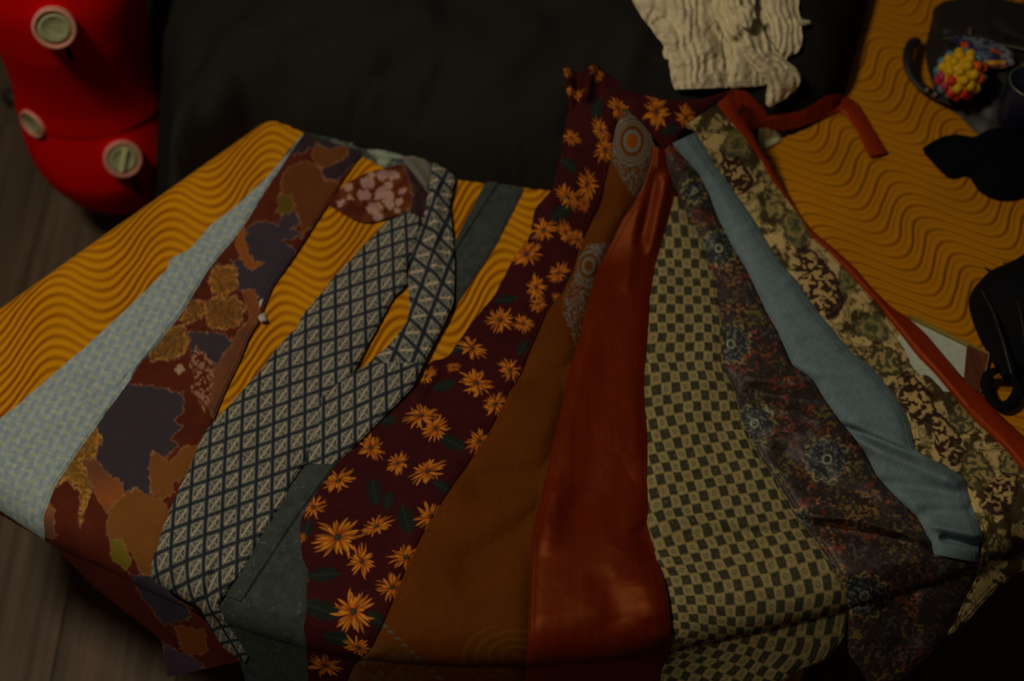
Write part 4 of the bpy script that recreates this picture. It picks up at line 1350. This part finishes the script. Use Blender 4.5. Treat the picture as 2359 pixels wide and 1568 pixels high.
def prism(pts, z0, z1):
    def fn(bm):
        lo = [bm.verts.new(at(x, y, z0)) for x, y in pts]
        hi = [bm.verts.new((v.co.x, v.co.y, z1)) for v in lo]
        bm.faces.new(hi)
        bm.faces.new(lo[::-1])
        for i in range(len(pts)):
            j = (i + 1) % len(pts)
            bm.faces.new((lo[i], lo[j], hi[j], hi[i]))
    return fn


link('mat_board', bm_mesh('mat_board', prism([(2085, 735), (2225, 803), (2216, 905), (2150, 905), (2060, 800)], H + .0005, H + .0035)), M_white, fr)
link('frame_edge', bm_mesh('frame_edge', prism([(2226, 803.5), (2272, 823), (2254, 906), (2217, 906)], H + .0005, H + .006)), M_fw, fr)
link('gilt_rim', bm_mesh('gilt_rim', prism([(2090, 730), (2274, 819.5), (2273.5, 824), (2089, 734)], H + .0005, H + .0075)), M_gilt, fr)
link('gilt_rim', bm_mesh('gilt_rim', prism([(2273, 824.5), (2275.5, 825), (2258, 908), (2254.5, 907)], H + .0005, H + .0075)), M_gilt, fr)

# cream disc tucked under the ribbon
M_disc = mat_plain('cream_card', (136, 128, 92), .6, .2)
tag(cloth('paper_disc', [(1748, 296), (1745, 318), (1754, 342)], [(1768, 295), (1792, 305), (1804, 320), (1796, 329), (1772, 340)], None, M_disc, None, .002, .003, .003, px_step=1.6, sup=SUP, seed=50), 'pale cream card disc peeking out beneath the rust red ribbon', 'disc')

# ------------------------------------------------------------------ the red dress form on the floor at the left
form = empty('dress_form', (-.58, 1.36, 0), 'red fabric dress form with cream adjusting dials, standing beside the yellow seat', 'dress form')
M_red = mat_cloth('red_jersey', (222, 1, 0), .9, .04, .0, .3, .07, 420.0)
# stations: picture centre x, y, half width, height above floor
STN = [(302, 450, 46), (293, 431, 88), (279, 405, 121), (265, 378, 141), (250, 345, 157), (233, 302, 164), (216, 258, 161), (206, 222, 156), (197, 186, 152), (186, 145, 152), (172, 95, 158), (158, 45, 166), (146, 0, 172), (130, -60, 176), (118, -110, 160)]


def form_z(x, y):
    dx, dy, dz = rays(x, y)
    return CAM_Z + dz * (1.36 / dy)


AX = smooth_line([(x, y, w, max(float(form_z(x, y)), .006)) for x, y, w in STN], 240)
for _ in range(120): AX[1:-1] = (AX[:-2] + 2 * AX[1:-1] + AX[2:]) / 4
NA = 96
aa = np.linspace(0, 2 * np.pi, NA, endpoint=False)
rowsF = []
for (x, y, w, z) in AX:
    c = at(x, y, z)
    depth = np.linalg.norm(c - np.array((0, 0, CAM_Z)))
    r = w * depth / LENS_PX
    dk = float(np.interp(y, (-110, 45, 186, 222, 330, 400, 450), (.92, .88, .76, .76, .92, .92, .9)))
    rowsF.append(np.stack([c[0] + r * np.cos(aa), c[1] + r * dk * np.sin(aa), np.full(NA, z)], -1))
VF = np.array(rowsF)
# panel seam: the upper shell sits proud of the hip shell, its rim dipping at the front
rim_z = float(form_z(206, 226)) + 0 * aa
for k in range(len(VF)):
    step = sst(-.003, .003, VF[k, :, 2] - rim_z)
    cxy = VF[k, :, :2].mean(0)
    s = 1 + .034 * step * np.clip(1 - (VF[k, :, 2] - rim_z) / .16, 0, 1)
    VF[k, :, 0] = cxy[0] + (VF[k, :, 0] - cxy[0]) * s
    VF[k, :, 1] = cxy[1] + (VF[k, :, 1] - cxy[1]) * s
torso_me = mesh_np('torso', VF.reshape(-1, 3), grid_faces(len(VF), NA, True))
torso = link('torso', torso_me, M_red, form)
from mathutils.bvhtree import BVHTree
bvh = BVHTree.FromPolygons([tuple(v) for v in VF.reshape(-1, 3)], [tuple(int(i) for i in f) for f in grid_faces(len(VF), NA, True)])


def on_form(px, py):
    dx, dy, dz = rays(px, py)
    loc, nrm, _, _ = bvh.ray_cast(Vector((0, 0, CAM_Z)), Vector((float(dx), float(dy), float(dz))).normalized())
    if loc is None: return None, None
    if nrm.dot(Vector((0, 0, CAM_Z)) - loc) < 0: nrm = -nrm
    return loc, nrm


M_dialring = mat_plain('dial_ring', (168, 108, 88), .5, .4)
M_dialface = mat_plain('dial_face', (122, 118, 82), .6, .3, 0, .6, 160, .22)
M_dialbar = mat_plain('dial_bar', (164, 156, 104), .5, .3)
M_slot = mat_plain('slot_dark', (18, 8, 8), .8)


def lathe(prof, mtx, seg=36):
    def fn(bm):
        rings_ = []
        for r, z in prof:
            rings_.append([bm.verts.new(mtx @ Vector((r * math.cos(a), r * math.sin(a), z))) for a in np.linspace(0, 2 * math.pi, seg, endpoint=False)])
        for a, b in zip(rings_[:-1], rings_[1:]):
            for i in range(seg): bm.faces.new((a[i], a[(i + 1) % seg], b[(i + 1) % seg], b[i]))
        bm.faces.new(rings_[-1])
        bm.faces.new(rings_[0][::-1])
    return fn


for (px_, py_, rpx, bar) in ((127, 57, 47, 0), (281, 361, 42, 1), (76, 285, 34, 2)):
    loc, nrm = on_form(px_, py_)
    if loc is None: continue
    view = (Vector((0, 0, CAM_Z)) - loc)
    dep = view.length
    if bar < 2: nrm = (nrm * .62 + view.normalized() * .28 + Vector((0, 0, .10))).normalized()
    R = rpx * dep / LENS_PX
    q4 = nrm.to_track_quat('Z', 'Y').to_matrix().to_4x4()
    mtx = Matrix.Translation(loc + nrm * (-.006 if bar == 2 else .006)) @ q4
    dl = link('dial', bm_mesh('dial', lathe([(R * .86, -.045), (R * .98, .003), (R, .007), (R * .95, .010), (R * .84, .0105), (R * .80, .009), (R * .80, .004)], mtx), True), M_dialring, form)
    link('dial_face', bm_mesh('dial_face', lathe([(R * .79, .002), (R * .79, .0070), (R * .66, .0070), (R * .63, .0088), (R * .55, .0090), (R * .52, .0078), (R * .12, .0082)], mtx), True), M_dialface, dl)
    if bar == 1:
        def barf(bm):
            m2 = mtx @ Matrix.Rotation(math.radians(62), 4, 'Z') @ Matrix.Translation((0, 0, .0112)) @ Matrix.Diagonal((R * 1.32, R * .26, .006, 1))
            bmesh.ops.create_cube(bm, size=1, matrix=m2)
            bmesh.ops.bevel(bm, geom=list(bm.edges), offset=.0012, segments=2, affect='EDGES')
        link('dial_bar', bm_mesh('dial_bar', barf), M_dialbar, dl)
for pts in ([(294, 398), (303, 410), (311, 424), (319, 438), (324, 446)], [(148, 100), (154, 112), (160, 128), (164, 138)]):
    L_ = [on_form(x, y) for x, y in pts]
    if all(l is not None for l, n in L_):
        tube('slot', smooth_line([tuple(l + n * .0018) for l, n in L_], 14), .0034, M_slot, form, 8, .6)
# stand: pole and splayed feet
def pole(bm):
    c = VF[0].mean(0)
    bmesh.ops.create_cone(bm, cap_ends=True, segments=20, radius1=.014, radius2=.014, depth=.10, matrix=Matrix.Translation((c[0], c[1], .051)))
M_stand = mat_plain('stand_metal', (58, 54, 46), .5, .4, .3)
link('pole', bm_mesh('pole', pole, True), M_stand, form)
c0 = VF[0].mean(0)
ft = at(26, 226, .012)
for k, (fx_, fy_) in enumerate(((ft[0], ft[1]), (c0[0] + .10, c0[1] + .26), (c0[0] - .06, c0[1] - .24), (c0[0] + .26, c0[1] - .02))):
    lg = tube('leg', smooth_line([(c0[0], c0[1], .05), ((c0[0] + fx_) / 2, (c0[1] + fy_) / 2, .035), (fx_, fy_, .02)], 12), .008, M_stand, form, 10, .7)

    def tip(bm, fx_=fx_, fy_=fy_):
        bmesh.ops.create_uvsphere(bm, u_segments=14, v_segments=8, radius=.014, matrix=Matrix.Translation((fx_, fy_, .0141)))
    link('foot', bm_mesh('foot', tip, True), M_black, lg)
